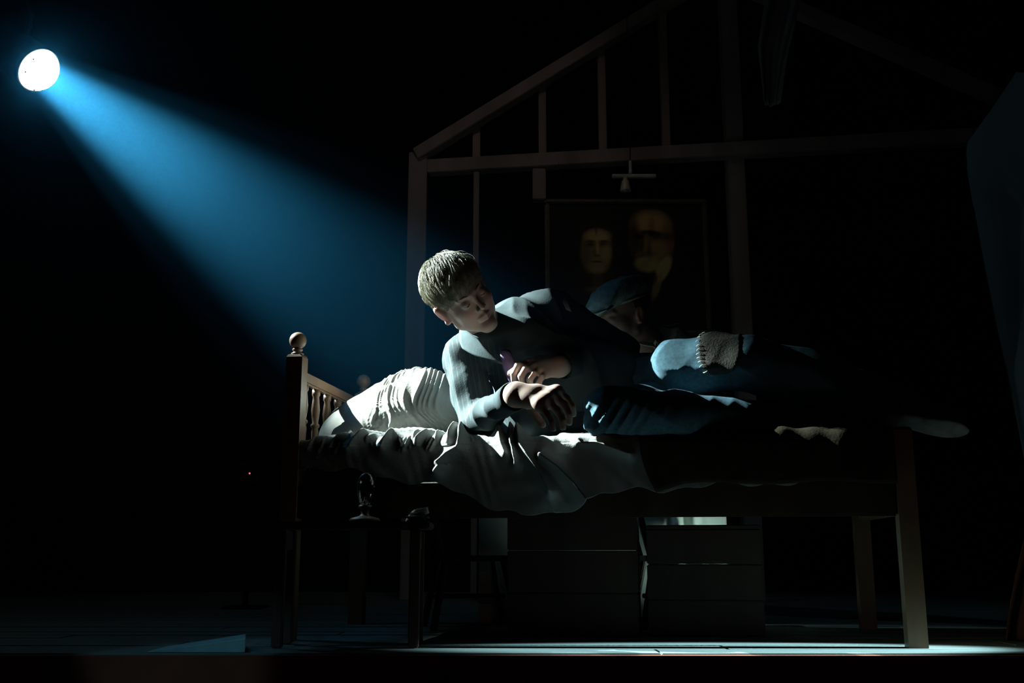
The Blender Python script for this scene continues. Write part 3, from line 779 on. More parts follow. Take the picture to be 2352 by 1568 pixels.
F.cut(hip_l + [-.035, 0, 0], unit([-1, 0, .35])) if False else None
Vj, Fj = F.mesh(); Vj = relax(Vj, Fj, 2)
jeans = mesh_obj('jeans', Vj, Fj, M['denim'], boy)
# knee patch: the jeans' own surface over the raised knee, lifted off and stitched
def project_pixels(V):
    p = V - np.array([0, 0, CAMH]); wv = p[:, 1] * CT + p[:, 2] * ST; vv = -p[:, 1] * ST + p[:, 2] * CT
    return 1176 + FPX * p[:, 0] / wv, 784 - FPX * vv / wv
me = jeans.data; nor = np.zeros(len(Vj) * 3, np.float32); me.vertices.foreach_get('normal', nor); nor = nor.reshape(-1, 3)
pcn = (hip_l * .36 + knee_l * .64); kax = unit(knee_l - hip_l)
tt = (Vj - pcn) @ kax
rad_ = (Vj - pcn) - np.outer(tt, kax); ang = np.arctan2(rad_[:, 2], -rad_[:, 1])
rn_ = np.linalg.norm(rad_, axis=1); near = (rn_ < .115) & (((nor * rad_).sum(1) / (rn_ + 1e-6)) > .45)
inside = near & ((np.abs((tt - .014) / .062) ** 3 + np.abs((ang - .75) / 1.25) ** 3) < 1)
fm = inside[Fj].all(1); sel = Fj[fm]; uq, inv = np.unique(sel, return_inverse=True)
pv = Vj[uq] + nor[uq] * .0045
patch = mesh_obj('knee_patch', pv, inv.reshape(-1, 4), M['patch'], boy); patch.modifiers.new('wool', 'SOLIDIFY').thickness = .004
bnd = []
for a in np.linspace(-.45, 1.85, 15):
    r_ = 1 - np.abs((a - .75) / 1.25) ** 3
    if r_ <= 0: continue
    tx = .014 - .062 * r_ ** (1 / 3)
    cand = np.where(near)[0]; k_ = cand[np.argmin(((tt[cand] - tx)) ** 2 + (.08 * (ang[cand] - a)) ** 2)]
    p0 = Vj[k_] + nor[k_] * .006; sl_ = kax * .009 + np.cross(kax, nor[k_]) * random.uniform(-.004, .006)
    v, f = tube([p0 - sl_ * .9 + nor[k_] * -.003, p0 - sl_ * .3 + nor[k_] * .002, p0 + sl_ * .5 + nor[k_] * .003, p0 + sl_ * .9], [.0008, .0013, .0013, .0008], 5)
    mesh_obj('stitch', v, f, M['thread'], patch)

# ---- boots
def boot(name, ank, toe, up, parent, side_dir):
    F = Field(np.minimum(ank, toe) - .16, np.maximum(ank, toe) + .16, .004)
    d = unit(toe - ank); up = unit(np.asarray(up) - d * (np.asarray(up) @ d)); s = np.cross(d, up); R = np.stack([d, s, up], 1)
    F.cone(ank - d * .05, ank + d * .01, .052, .050, .02)
    F.ell(ank + d * .055 - up * .028, (.105, .042, .036), R, .03); F.ell(ank + d * .135 - up * .034, (.062, .046, .030), R, .03)
    F.displace(sines(4, [60, 90], [.002, .0015]))
    v, f = F.mesh(); o = mesh_obj(name, v, f, M['leather'], parent)
    F = Field(np.minimum(ank, toe) - .16, np.maximum(ank, toe) + .16, .004)
    F.ell(ank + d * .045 - up * .058, (.100, .040, .012), R, .01); F.ell(ank + d * .13 - up * .060, (.068, .048, .012), R, .02)
    F.ell(ank - d * .02 - up * .066, (.036, .036, .018), R, .01)
    v, f = F.mesh(); mesh_obj('boot_sole', v, f, M['sole'], o)
    for i in range(4):
        p = ank + d * (.035 + .022 * i) + up * (.016 - .010 * i)
        vv, ff = tube([p - s * .022 - up * .006, p + up * .003, p + s * .022 - up * .006], .002, 5); mesh_obj('lace', vv, ff, M['thread'], o)
boot('boot', ank_l + [.02, 0, 0], toe_l, (.25, .35, .9), boy, None)
boot('boot', ank_r + [.02, 0, 0], toe_r, (.1, -.55, .8), boy, None)

# =================================================================== COMPANION IN A CAP
C2 = at(1432, 722, 3.68)
R2 = frame((-0.84, -0.40, -0.36), (-0.05, -0.06, 1.0))
g2 = lambda x, y, z: C2 + R2 @ np.array([x, y, z])
p2 = empty('person', (C2[0] + .18, 4.05, 0.0), 'person in a flat cap and grey-green shirt crouching behind the bed', 'person')
n2, ch2, hp2 = at(1490, 800, 3.78), at(1555, 860, 3.88), np.array([.66, 4.12, .42])
s2l, e2l, w2l = at(1545, 790, 3.80), at(1600, 905, 3.78), at(1470, 900, 3.72)
s2r, e2r, w2r = at(1500, 800, 3.98), at(1580, 930, 4.0), at(1560, 960, 3.85)
k2a, k2b = np.array([.50, 4.02, .055]), np.array([.80, 4.05, .055]); f2a, f2b = np.array([.52, 4.42, .045]), np.array([.82, 4.44, .045])
lo = np.array([C2[0] - .2, 3.5, -.005]); hi = np.array([.98, 4.56, C2[2] + .16])
F = Field(lo, hi, .0042)
add_head(F, C2, R2)
F.cone(g2(0, -.02, -.05), n2, .055, .06, .02); F.cone(n2, ch2, .075, .115, .04); F.cone(ch2, hp2, .115, .12, .04)
chain(F, [n2, s2l, e2l, w2l], [.05, .055, .042, .028], .02); chain(F, [n2, s2r, e2r, w2r], [.05, .055, .042, .028], .02)
for k_, f_ in ((k2a, f2a), (k2b, f2b)): chain(F, [hp2, k_, f_], [.11, .055, .04], .03)
for wq, dr in ((w2l, np.array([-1, -.2, -.1])), (w2r, np.array([-.9, -.4, -.1]))):
    dr = unit(dr); sd = unit(np.cross(dr, [0, 0, 1]))
    for i in range(4):
        b = wq + dr * .075 + sd * (i - 1.5) * .019; chain(F, [wq, b, b + dr * .035 + [0, 0, -.008], b + dr * (.058 - .006 * abs(i - 1.5)) + [0, 0, -.026]], [.02, .0105, .0095, .008], .006)
    tq = wq + dr * .03 + [0, 0, .02]; chain(F, [wq, tq, tq + dr * .045 + [0, 0, .012]], [.018, .012, .009], .006)
V2_, F2_ = F.mesh(); V2_ = relax(V2_, F2_, 1)
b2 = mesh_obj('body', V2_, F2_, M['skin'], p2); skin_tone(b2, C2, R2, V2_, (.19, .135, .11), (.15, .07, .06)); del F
F = Field(lo, hi, .005)
F.cone(n2 + [.01, .01, -.02], ch2, .085, .145, .05); F.cone(ch2, hp2, .145, .14, .05)
chain(F, [n2, s2l, e2l], [.06, .074, .064], .03); F.cone(e2l, w2l, .062, .042, .02); chain(F, [n2, s2r, e2r, w2r], [.06, .074, .06, .042], .03)
def sl_folds(P):
    L = P - (s2l + [0, 0, -.02]); t = np.arctan2(L[:, 2] + .06, L[:, 0] + .02)
    return .011 * np.exp(-(np.linalg.norm(L, axis=1) / .13) ** 2) * (1 - 1.8 * np.abs(np.sin(t * 6.5 + L[:, 2] * 14)) ** .8)
F.displace(sines(6, [22, 33], [.004, .003])); F.displace(sl_folds)
v, f = F.mesh(); v = relax(v, f, 1); sh2 = mesh_obj('shirt', v, f, M['green_shirt'], p2); del F
F = Field(np.array([.2, 3.8, -.005]), np.array([1.05, 4.5, .62]), .006)
for k_, f_ in ((k2a, f2a), (k2b, f2b)): chain(F, [hp2, k_ + [0, 0, .012], f_ + [0, 0, .02]], [.14, .07, .055], .04)
F.displace(sines(8, [22, 33], [.004, .003])); F.cut((0, 0, 0), (0, 0, -1.))
v, f = F.mesh(); mesh_obj('trousers', v, f, M['dark_cloth'], p2); del F
for f_ in (f2a, f2b):
    F = Field(f_ - .14, f_ + .14, .005); F.cone(f_ + [0, -.02, .0], f_ + [0, .06, -.005], .046, .038, .02); F.ell(f_ + [0, .05, -.01], (.045, .07, .036), None, .02); F.cut((0, 0, .0), (0, 0, -1.))
    v, f = F.mesh(); mesh_obj('shoe', v, f, M['leather'], p2)
# hair at the back of the head, cap, brim, collar band
F = Field(C2 - .17, C2 + .17, .004)
F.ell(g2(0, -.02, .03), (.079, .100, .082), R2, .01); F.cut(g2(0, -.005, 0), R2 @ unit([0, 1., -.25])); F.cut(g2(0, 0, -.05), R2 @ np.array([0, 0, -1.]))
F.displace(sines(2, [190, 260], [.002, .0015]))
v, f = F.mesh(); mesh_obj('hair', v, f, M['hair2'], p2)
F = Field(C2 - .2, C2 + .22, .004)
F.ell(g2(0, -.008, .078), (.098, .124, .056), R2 @ rot_x(-6), .02); F.ell(g2(0, .07, .060), (.075, .06, .026), R2 @ rot_x(-12), .03)
F.displace(sines(12, [40, 62, 90], [.004, .003, .0015])); F.cut(g2(0, 0, .036), R2 @ np.array([0, 0, -1.]))
v, f = F.mesh(); cap = mesh_obj('flat_cap', v, f, M['cap'], p2)
F = Field(C2 - .2, C2 + .22, .0035)
F.ell(g2(0, -.012, .044), (.083, .106, .018), R2, .01); F.ell(g2(0, .098, .032), (.066, .060, .0085), R2 @ rot_x(-14), .01)
F.cut(g2(0, 0, .020), R2 @ unit([0, 0, -1.])) if False else None
v, f = F.mesh(); mesh_obj('cap_brim', v, f, M['cap_band'], cap)
cloth_patch('collar', [[at(1446, 780, 3.70), at(1470, 784, 3.685), at(1500, 788, 3.68)], [at(1452, 783, 3.69), at(1475, 793, 3.67), at(1505, 797, 3.665)]], M['white_cloth'], sh2)
cloth_patch('neck_scarf', [[at(1499, 795, 3.68), at(1502, 782, 3.675), at(1508, 778, 3.67), at(1514, 784, 3.67), at(1524, 800, 3.67)], [at(1505, 802, 3.67), at(1506, 789, 3.665), at(1509, 784, 3.66), at(1512, 790, 3.66), at(1516, 806, 3.66)]], M['white_cloth'], p2)

# =================================================================== TIMBER HOUSE FRAME
YF = 6.0
def fy(px): return YF - 0.151 * ((px - 962) / FPX * 6.0)
def fp(px, py, dy=0): return at(px, py, fy(px) + dy)
hf = empty('timber_frame', (fp(962, 360)[0], YF, 0), 'bare timber house frame with sloping rafter behind the bed', 'house frame')
def gnd(px, dy=0): p = at(px, 800, fy(px) + dy); return np.array([p[0], p[1], 0.0])
def upright(name, px, py_top, wd, dp, base=None):
    t = fp(px, py_top); b = np.array([t[0], t[1], 0.0]) if base is None else np.array([t[0], t[1], base])
    return beam_between(name, b, t, wd, dp, M['frame_wood'], hf)
upright('post', 962, 356, .112, .10)
zpl = fp(962, 388)[2]
def plate_pt(px): p = fp(px, 388); return np.array([p[0], p[1] - .005, zpl])
beam_between('top_plate', plate_pt(985), plate_pt(2250), .085, .085, M['frame_wood'], hf)
ra, rb = fp(958, 358, -.03), fp(1640, -60, -.03)
beam_between('rafter', ra, rb, .09, .075, M['frame_wood'], hf)
rc2 = np.array([2 * rb[0] - ra[0], rb[1] - (ra[1] - rb[1]), ra[2]])
beam_between('rafter', rc2, rb, .09, .075, M['frame_wood'], hf)
for px, yt in ((1095, 290), (1245, 190), (1380, 108), (1520, 20)):
    t = fp(px, yt, .03); beam_between('stud', np.array([t[0], t[1], zpl + .05]), t, .046, .07, M['frame_wood'], hf)
for px in (1095,):
    t = plate_pt(px); beam_between('stud', np.array([t[0], t[1], 0]), t + [0, 0, -.05], .034, .07, M['frame_wood'], hf)
t = plate_pt(1238); lowz = fp(1238, 462)[2]
beam_between('door_jamb', np.array([t[0], t[1], lowz]), t + [0, 0, -.05], .078, .07, M['frame_wood'], hf)
t = fp(1668, -40, .03); beam_between('post', np.array([t[0], t[1], 0]), t, .10, .10, M['frame_wood'], hf)

# =================================================================== PORTRAIT OF A COUPLE
YP = 5.70
pa, pb = at(1262, 470, YP), at(1622, 760, YP)
x0, x1, z0, z1 = pa[0], pb[0], pb[2], pa[2]
pt = empty('portrait', ((x0 + x1) / 2, YP, z0), 'dim framed portrait of a woman and a bearded man behind the bed', 'portrait')
gx, gz = 260, 210
Xg, Zg = np.meshgrid(np.linspace(x0, x1, gx), np.linspace(z0, z1, gz), indexing='ij')
pxg = 1262 + (Xg - x0) / (x1 - x0) * 360; pyg = 760 - (Zg - z0) / (z1 - z0) * 290
def blob(cx, cy, rx, ry, p=2.0, soft=.35, rot=0):
    a = math.radians(rot); u = (pxg - cx) * math.cos(a) + (pyg - cy) * math.sin(a); v_ = -(pxg - cx) * math.sin(a) + (pyg - cy) * math.cos(a)
    d = (np.abs(u / rx) ** p + np.abs(v_ / ry) ** p) ** (1 / p); return np.clip((1 + soft / 2 - d) / soft, 0, 1)
Cp = np.zeros((gx, gz, 3)); Cp[:] = (.012, .011, .009)
def paint(mask, col): 
    global Cp
    Cp = Cp * (1 - mask[..., None]) + np.array(col) * mask[..., None]
paint(blob(1372, 700, 66, 95, 2.2, .3), (.030, .026, .018)); paint(blob(1534, 730, 112, 112, 2.2, .25), (.014, .012, .010))
# woman: dark parted hair, lit forehead and right cheek, deep eye sockets
paint(blob(1371, 560, 47, 54, 2.0, .35), (.030, .020, .012)); paint(blob(1371, 580, 35, 50, 2.3, .30), (.27, .20, .095))
paint(blob(1374, 546, 28, 15, 2, .8), (.44, .33, .16)); paint(blob(1371, 533, 3, 9, 2, .9) * .6, (.06, .04, .02))
for ex_ in (1357, 1389):
    paint(blob(ex_, 563, 14, 8, 2, .9) * .8, (.10, .07, .035)); paint(blob(ex_, 557, 11, 2.2, 2, .9) * .8, (.03, .02, .01)); paint(blob(ex_, 564, 6, 3, 2, .8), (.02, .014, .008))
paint(blob(1374, 574, 4, 15, 2, .9) * .8, (.46, .35, .17)); paint(blob(1366, 582, 5, 9, 2, .9) * .6, (.10, .07, .035)); paint(blob(1372, 590, 8, 3, 2, .9) * .7, (.09, .06, .03))
paint(blob(1393, 584, 11, 18, 2, .9) * .7, (.40, .31, .14)); paint(blob(1346, 586, 12, 32, 2, .9) * .75, (.09, .06, .03))
paint(blob(1372, 604, 12, 2.2, 2, .9) * .9, (.05, .03, .018)); paint(blob(1372, 609, 10, 3, 2, .9) * .5, (.34, .22, .12)); paint(blob(1374, 621, 15, 9, 2, .9) * .6, (.40, .31, .15))
paint(blob(1374, 648, 14, 18, 2, .7) * .5, (.13, .10, .05)); paint(blob(1372, 668, 26, 7, 2, .8) * .6, (.20, .17, .09))
# bearded man: bald forehead, dark brow, lit nose and cheek, pale beard and collar
paint(blob(1502, 552, 50, 64, 2.2, .28), (.22, .14, .065)); paint(blob(1500, 516, 40, 27, 2, .8), (.46, .27, .11)); paint(blob(1490, 508, 16, 12, 2, 1) * .5, (.56, .34, .15))
paint(blob(1461, 552, 12, 48, 2, .8) * .85, (.035, .025, .015)); paint(blob(1500, 538, 27, 6.5, 2, .8, 5), (.030, .022, .012)); paint(blob(1474, 546, 10, 5, 2, .8), (.03, .02, .012)); paint(blob(1513, 548, 9, 3.5, 2, .8) * .8, (.05, .035, .02))
paint(blob(1487, 562, 6.5, 20, 2, .8, 9) * .9, (.50, .31, .12)); paint(blob(1478, 566, 5, 15, 2, .9, 9) * .7, (.06, .04, .02)); paint(blob(1515, 570, 17, 17, 2, .9) * .7, (.40, .25, .10))
paint(blob(1546, 556, 8, 21, 2, .5), (.24, .10, .065)); paint(blob(1536, 540, 8, 26, 2, .9) * .5, (.16, .12, .06))
paint(blob(1489, 586, 23, 5, 2, .8, -4), (.20, .16, .07)); paint(blob(1486, 592, 19, 4.5, 2, .8, -4), (.035, .025, .014))
paint(blob(1494, 608, 31, 19, 2, .55), (.40, .33, .14)); paint(blob(1480, 612, 12, 10, 2, .9) * .6, (.24, .19, .08)); paint(blob(1522, 592, 14, 24, 2, .9) * .5, (.28, .20, .085))
paint(blob(1526, 622, 14, 34, 2, .4, 30), (.46, .40, .18)); paint(blob(1510, 660, 9, 30, 2, .5, 18) * .7, (.28, .24, .115)); paint(blob(1505, 640, 7, 14, 2, .7) * .8, (.02, .016, .012))
grain = 1 + .16 * np.sin(pxg * 1.9 + 2 * np.sin(pyg * .7)) * np.sin(pyg * 2.3 + 1.7 * np.sin(pxg * .9)); Cp = Cp * grain[..., None]
cv = mesh_obj('canvas', np.stack([Xg, np.full_like(Xg, YP - .012), Zg], -1).reshape(-1, 3), grid_mesh(np.stack([Xg, Xg, Zg], -1))[1], M['canvas'], pt)
add_attr(cv, 'paint', np.clip(Cp.reshape(-1, 3), 0, 1))
cv.modifiers.new('thickness', 'SOLIDIFY').thickness = .006
fr = .028
for nm, a, b in (('frame_rail', (x0 - fr, z1), (x1 + fr, z1 + fr)), ('frame_rail', (x0 - fr, z0 - fr), (x1 + fr, z0)), ('frame_stile', (x0 - fr, z0), (x0, z1)), ('frame_stile', (x1, z0), (x1 + fr, z1))):
    bm = box_bm(a[0], b[0], YP - .03, YP + .01, a[1], b[1], .008); bmesh.ops.translate(bm, vec=-wloc(pt), verts=bm.verts); bm_obj(nm, bm, M['gilt'], pt)
bm = box_bm(x0 - .02, x1 + .02, YP - .004, YP + .006, z0 - .02, z1 + .02, 0); bmesh.ops.translate(bm, vec=-wloc(pt), verts=bm.verts); bm_obj('backing', bm, M['dark_wood'], pt)
for xx in (x0 + .06, x1 - .06):
    mesh_obj('hanging_wire', *tube([(xx, YP + .002, z1 + .02), (xx, YP + .1, zpl - .03)], .0015, 5), M['metal'], pt)

# bar fixture hanging above the portrait
pl = at(1456, 404, 5.45)
lamp = empty('bar_fixture', pl, 'pale hanging bar fixture with a short stem and small shade above the portrait', 'light fixture')
box('bar', -.122, .122, -.014, .014, -.010, .008, M['enamel'], lamp, .003)
bm_obj('shade', lathe_bm([(.030, -.090), (.031, -.086), (.020, -.030), (.012, -.022), (.012, -.010), (.006, -.009)], 24), M['bulb_glass'], lamp, True, (-.048, 0, 0))
bm_obj('stem', lathe_bm([(.007, .008), (.011, .012), (.011, .03), (.009, .034), (.009, .085), (.004, .09)], 16), M['enamel'], lamp, True, (-.018, 0, 0))
mesh_obj('cord', *tube([(pl[0] - .018, pl[1], pl[2] + .088), (pl[0] - .018, pl[1], pl[2] + 2.2)], .003, 6), M['metal'], lamp)

# =================================================================== RIGHT SIDE: leaning board, hanging gauze, low drape
YR = 3.75
outline = [(2352, 148), (2290, 238), (2232, 318), (2228, 345), (2236, 420), (2262, 600), (2290, 762), (2318, 900), (2352, 1100), (2392, 1330), (2412, 1440), (2470, 1440), (2560, 1200), (2600, 700), (2560, 300), (2450, 150)]
pts = [at(a, b, YR) for a, b in outline]; pts = [np.array([p[0], YR + .06 * (p[2] - 1.0), max(p[2], .002)]) for p in pts]
bb = np.array([np.mean([p[0] for p in pts]), YR, 0])
wing = empty('leaning_board', bb, 'tall tapered grey-blue board with angled shoulder at the right edge', 'board')
bm = bmesh.new(); vs_ = [bm.verts.new(Vector(p - bb)) for p in pts]; f0 = bm.faces.new(vs_)
bmesh.ops.solidify(bm, geom=[f0], thickness=.03); bm_obj('panel', bm, M['board'], wing)
cen = np.mean(pts, 0)
for a, b in zip(pts[:8], pts[1:9]):
    ia, ib = a + unit(cen - a) * .045, b + unit(cen - b) * .045
    bm = bmesh.new(); q4 = [bm.verts.new(Vector(p - bb + np.array([0, -.012, 0]))) for p in (a, b, ib, ia)]; ff = bm.faces.new(q4)
    bmesh.ops.solidify(bm, geom=[ff], thickness=.016); bm_obj('edge_batten', bm, M['board'], wing)

gp = at(1790, 60, 4.6); nu2, nv2 = 60, 24
rows = np.zeros((nu2, nv2, 3))
for i, t in enumerate(np.linspace(0, 1, nu2)):
    pyy = -160 + 400 * t; lx = np.interp(pyy, [-160, 0, 110, 240], [1775, 1755, 1738, 1752]); rx = np.interp(pyy, [-160, 0, 150, 240], [1868, 1838, 1803, 1790])
    for j, sN in enumerate(np.linspace(0, 1, nv2)):
        p = at(lx + (rx - lx) * sN, pyy, 4.6); p[1] += -.035 * math.cos(sN * 2 * math.pi) * (1 - .5 * t) + .01 * math.sin(sN * 19 + t * 4); rows[i, j] = p
gz_ = mesh_obj('hanging_gauze', rows.reshape(-1, 3) - gp, grid_mesh(rows)[1], M['grey_drape']); gz_.location = Vector(gp)
gz_.modifiers.new('thickness', 'SOLIDIFY').thickness = .004
props(gz_, 'narrow grey gauze drape hanging high above the foot of the bed', 'drape')

nu2, nv2 = 40, 60; rows = np.zeros((nu2, nv2, 3))
for i, t in enumerate(np.linspace(0, 1, nu2)):
    z = .60 * (1 - t) + .002; lx = np.interp(z, [0, .06, .18, .34, .60], [1.34, 1.35, 1.385, 1.44, 1.52])
    for j, sN in enumerate(np.linspace(0, 1, nv2)):
        rows[i, j] = (lx + .10 + .62 * sN, 3.12 + .03 * math.sin(sN * 40) * (.4 + .6 * t) + .01 * math.sin(sN * 93 + t * 3), z)
dr = mesh_obj('side_drape', rows.reshape(-1, 3) - np.array([1.7, 3.12, 0]), grid_mesh(rows)[1], M['drape']); dr.location = (1.7, 3.12, 0)
dr.modifiers.new('thickness', 'SOLIDIFY').thickness = .005
props(dr, 'dark red drape gathered low at the right stage edge', 'drape')

# =================================================================== UNDER AND BEHIND THE BED
YS = 3.915
a_, b_ = at(1100, 1190, YS), at(1668, 1190, YS); nx_, nz_ = 160, 12
rows = np.zeros((nx_, nz_, 3))
for i, x in enumerate(np.linspace(a_[0], b_[0], nx_)):
    pxx = 1100 + 568 * i / (nx_ - 1); pl_ = np.exp(-((pxx - 1572) / 42) ** 4)
    for j, z in enumerate(np.linspace(.003, .50, nz_)):
        rows[i, j] = (x, YS + .004 * math.sin(x * 21) + pl_ * .022 * math.sin((pxx - 1530) * .155 + z * 3), z)
scn = mesh_obj('cloth_screen', rows.reshape(-1, 3) - np.array([(a_[0] + b_[0]) / 2, YS, 0]), grid_mesh(rows)[1], M['screen_cloth']); scn.location = ((a_[0] + b_[0]) / 2, YS, 0)
scn.modifiers.new('thickness', 'SOLIDIFY').thickness = .004
props(scn, 'pale pleated cloth screen glimpsed through the gap under the bed', 'screen')

def crate(name, px0, px1, Y, depth, h, label, nb):
    xa, xb = at(px0, 1300, Y)[0], at(px1, 1300, Y)[0]
    wd = (xb - xa); cc = np.array([xa, Y, 0]) + EX * wd / 2 + EY * depth / 2
    c = empty(name, cc, label, 'crate', PHI); bh = h / nb
    for s in (-1, 1):
        for i in range(nb):
            box('side_board', -wd / 2, wd / 2, s * depth / 2 - .008, s * depth / 2 + .008, i * bh + .001, (i + 1) * bh - .001, M['dark_wood'], c, .003)
            box('end_board', s * wd / 2 - .016 if s > 0 else -wd / 2, wd / 2 if s > 0 else -wd / 2 + .016, -depth / 2 + .008, depth / 2 - .008, i * bh + .001, (i + 1) * bh - .001, M['dark_wood'], c, .003)
    box('lid', -wd / 2, wd / 2, -depth / 2 - .008, depth / 2 + .008, h - .002, h + .012, M['dark_wood'], c, .003)
    return c
crate('storage_crate', 1166, 1463, 3.36, .22, .392, 'wide dark wooden crate pushed under the middle of the bed', 3)
crate('storage_crate', 1486, 1745, 3.34, .22, .328, 'lower dark wooden crate under the bed nearer its foot', 3)

# added floor lamp, unseen behind the lower crate, to brighten the cloth screen
lp = at(1700, 1400, 3.74); lp = np.array([lp[0], 3.74, 0])
ll = empty('added_floor_light', lp, 'small black floor lamp added out of sight to light the cloth screen under the bed', 'lamp')
bm_obj('lamp_base', lathe_bm([(.035, 0), (.036, .008), (.008, .012), (.008, .06)], 20), M['metal'], ll, True)
bm = lathe_bm([(.002, -.05), (.02, -.048), (.026, -.03), (.03, .02), (.027, .02), (.023, -.028), (.002, -.04)], 20)
bmesh.ops.rotate(bm, cent=(0, 0, 0), matrix=Matrix.Rotation(math.radians(-50), 3, 'X'), verts=bm.verts); bm_obj('lamp_head', bm, M['metal'], ll, True, (0, 0, .085))
l = spot('added_floor_light_beam', lp + [-.02, .035, .115], lp + [-.20, .17, .36], 5.0, (0.72, 1.0, 0.9), 120, 1.0, .015)

# low chairs behind the bed, in silhouette
def low_chair(name, loc, rz, label, bh=.46):
    c = empty(name, loc, label, 'chair', rz, 'low dark chairs behind the bed')
    box('seat', -.13, .13, -.12, .12, .226, .246, M['dark_wood'], c, .006)
    for sx in (-1, 1):
        for sy in (-1, 1):
            v0 = np.array([sx * .145, sy * .13, 0]); v1 = np.array([sx * .10, sy * .09, .23]); d = Vector(v1 - v0)
            bmx = box_bm(-.010, .010, -.010, .010, 0, d.length, .003)
            bmesh.ops.transform(bmx, matrix=Matrix.Translation(Vector(v0)) @ d.to_track_quat('Z', 'Y').to_matrix().to_4x4(), verts=bmx.verts); bm_obj('leg', bmx, M['dark_wood'], c)
    for sy in (-1, 1):
        v0, v1 = np.array([-.11, sy * .10, .24]), np.array([-.11 - .055 * (bh - .24) / .22, sy * .105, bh]); d = Vector(v1 - v0)
        bmx = box_bm(-.010, .010, -.010, .010, 0, d.length, .003); bmesh.ops.transform(bmx, matrix=Matrix.Translation(Vector(v0)) @ d.to_track_quat('Z', 'Y').to_matrix().to_4x4(), verts=bmx.verts)
        bm_obj('back_post', bmx, M['dark_wood'], c)
    xr = -.11 - .055 * (bh - .24) / .22; box('crest_rail', xr - .012, xr + .008, -.115, .115, bh - .03, bh + .012, M['dark_wood'], c, .006)
    box('stretcher', -.125, .125, -.008, .008, .10, .116, M['dark_wood'], c, .003)
    return c
low_chair('low_chair', (at(1080, 1400, 3.72)[0], 3.70, 0), math.radians(12), 'low dark wooden chair under the bed left of the wide crate', .385)
low_chair('low_chair', (at(1560, 1400, 3.70)[0], 3.72, 0), math.radians(3), 'low dark wooden chair behind the gap between the two crates', .385)

# bench with oil lamp and cloth before the head of the bed
bx0, bx1 = at(622, 1200, 2.95)[0], at(990, 1200, 2.95)[0]
bn = empty('bench', ((bx0 + bx1) / 2, 2.98, 0), 'low dark bench before the head of the bed', 'bench'); hw = (bx1 - bx0) / 2
box('bench_top', -hw, hw, -.09, .09, .318, .338, M['dark_wood'], bn, .004)
for sx in (-1, 1):
    for sy in (-1, 1): box('leg', sx * (hw - .04) - .014, sx * (hw - .04) + .014, sy * .065 - .014, sy * .065 + .014, 0.001, .317, M['dark_wood'], bn, .003)
    box('end_rail', sx * (hw - .04) - .008, sx * (hw - .04) + .008, -.05, .05, .26, .316, M['dark_wood'], bn, .003)
lx_ = at(838, 1190, 2.97)
ol = empty('oil_lamp', (lx_[0], 2.97, .339), 'oil lamp with egg-shaped clear glass globe on the bench', 'oil lamp')
bm_obj('base', lathe_bm([(.042, 0), (.044, .004), (.040, .010), (.016, .016), (.011, .022), (.012, .034), (.018, .038), (.018, .046), (.010, .048)], 28), M['gilt'], ol, True)
gl = [(.012, .048), (.017, .053), (.023, .068), (.0265, .088), (.0265, .102), (.023, .119), (.016, .130), (.010, .137)]
gl2 = [(r - .0012, z) for r, z in gl[::-1]]
bmg = bmesh.new(); rings = []
for r, z in gl + gl2: rings.append([bmg.verts.new((r * math.cos(2 * math.pi * i / 32), r * math.sin(2 * math.pi * i / 32), z)) for i in range(32)])
for a, b in zip(rings, rings[1:] + rings[:1]):
    for i in range(32): bmg.faces.new((a[i], a[(i + 1) % 32], b[(i + 1) % 32], b[i]))
bm_obj('glass_globe', bmg, M['glass'], ol, True)
bm_obj('wick_holder', lathe_bm([(.008, .046), (.008, .058), (.004, .06), (.004, .07)], 12), M['gilt'], ol, True)
rows = []
for t in np.linspace(0, 1, 14):
    pxx = np.interp(t, [0, .45, 1], [937, 956, 984]); pyy = np.interp(t, [0, .45, 1], [1202, 1178, 1171])
    p = at(pxx, pyy, 2.98); rows.append(p)
rl = empty('folded_cloth', (at(960, 1199, 2.98)[0], 2.98, .338), 'pale folded cloth lying bent on the right end of the bench', 'cloth')
mesh_obj('roll', *tube(rows, [.010, .012, .013, .013, .013, .013, .012, .012, .011, .011, .010, .010, .010, .009], 14, True, .55, (0, 1, 0)), M['white_cloth'], rl)
bm_obj('folded_pile', rounded_slab(-.030, .030, -.05, .05, .001, .026, .010), M['dark_cloth'], rl, True)

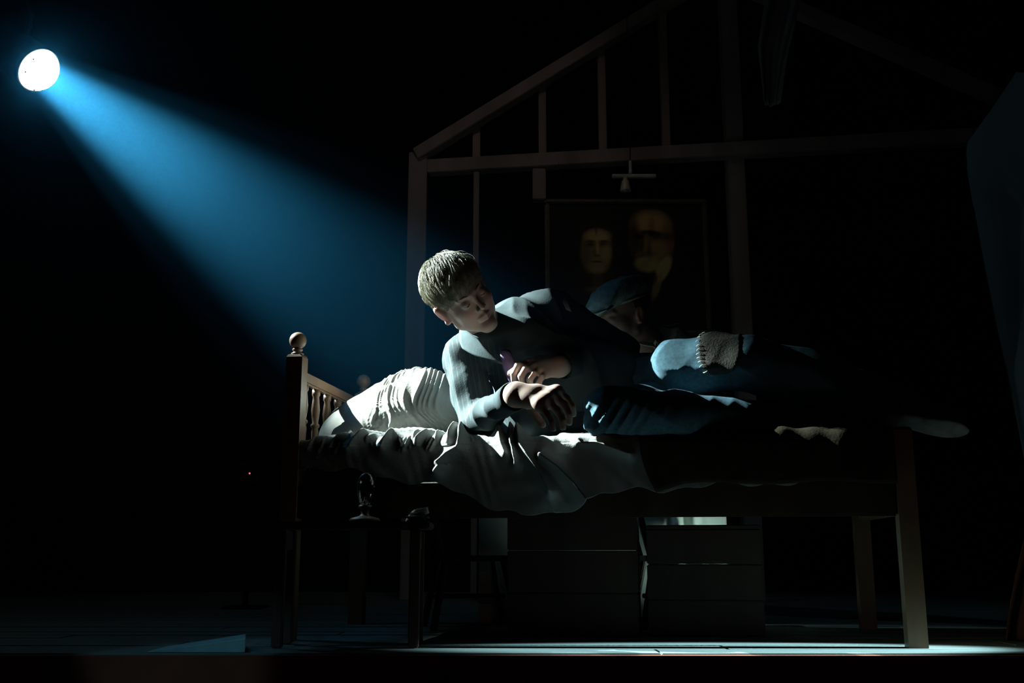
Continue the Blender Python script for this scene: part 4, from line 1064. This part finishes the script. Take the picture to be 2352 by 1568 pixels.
# wedge ramp at the stage edge
wa, wb2, wc = at(338, 1502, 2.77), at(563, 1499, 2.77), at(563, 1466, 2.77)
zt = wc[2]; rp = empty('wedge_ramp', ((wa[0] + wb2[0]) / 2, 2.8, 0), 'low blue-grey wedge ramp at the left stage edge', 'ramp')
bm = bmesh.new(); vv = []
for yy in (2.77, 2.93):
    vv.append([bm.verts.new(Vector((x - rp.location.x, yy - 2.8, z))) for x, z in ((wa[0], .001), (wb2[0] * yy / 2.77, .001), (wb2[0] * yy / 2.77, zt), (wa[0], .004))])
bm.faces.new(vv[0]); bm.faces.new(vv[1][::-1])
for i in range(4): bm.faces.new((vv[0][i], vv[1][i], vv[1][(i + 1) % 4], vv[0][(i + 1) % 4]))
bmesh.ops.bevel(bm, geom=list(bm.edges), offset=.0015, segments=1, affect='EDGES'); bm_obj('wedge', bm, M['grey_paint'], rp)

# red indicator light on a black box
ip = at(571, 1086, 5.0)
ib = empty('power_box', (ip[0], 5.06, 0), 'small black power box on a stand with a red indicator light', 'power box')
box('stand', -.012, .012, -.012, .012, .01, ip[2] - .05, M['metal'], ib, .002); box('foot', -.09, .09, -.09, .09, .001, .012, M['metal'], ib, .003)
box('case', -.06, .06, -.04, .04, ip[2] - .05, ip[2] + .05, M['metal'], ib, .006)
bm = bmesh.new(); bmesh.ops.create_uvsphere(bm, u_segments=10, v_segments=6, radius=.0042); bm_obj('indicator_light', bm, M['led'], ib, True, (0, -.041, ip[2]))

# =================================================================== HAZE (fog-machine cloud, thicker round the hot lamp)
def haze_material(name, density):
    hm = bpy.data.materials.new(name); hm.use_nodes = True; nt = hm.node_tree; nt.nodes.clear()
    out = nt.nodes.new('ShaderNodeOutputMaterial'); vsn = nt.nodes.new('ShaderNodeVolumeScatter')
    vsn.inputs['Color'].default_value = (0.045, 0.375, 0.74, 1); vsn.inputs['Density'].default_value = density; vsn.inputs['Anisotropy'].default_value = 0.86
    nt.links.new(vsn.outputs[0], out.inputs['Volume']); return hm
hz = box('stage_haze', -3.3, 0.75, 3.17, 4.45, 0.25, 3.3, haze_material('stage_haze', 0.050), None, 0)
props(hz, 'thin blue stage haze hanging in the spotlight beam at the left', 'haze', None, 'stuff')
for r, dn_ in ((0.9, .022), (1.45, .026)):
    bm = bmesh.new(); bmesh.ops.create_icosphere(bm, subdivisions=3, radius=1.0)
    bmesh.ops.scale(bm, vec=(r, .55, r), verts=bm.verts)
    o = bm_obj('dense_haze', bm, haze_material('dense_haze', dn_), hz, True, LENS + BEAM * .1); o['kind'] = 'stuff'
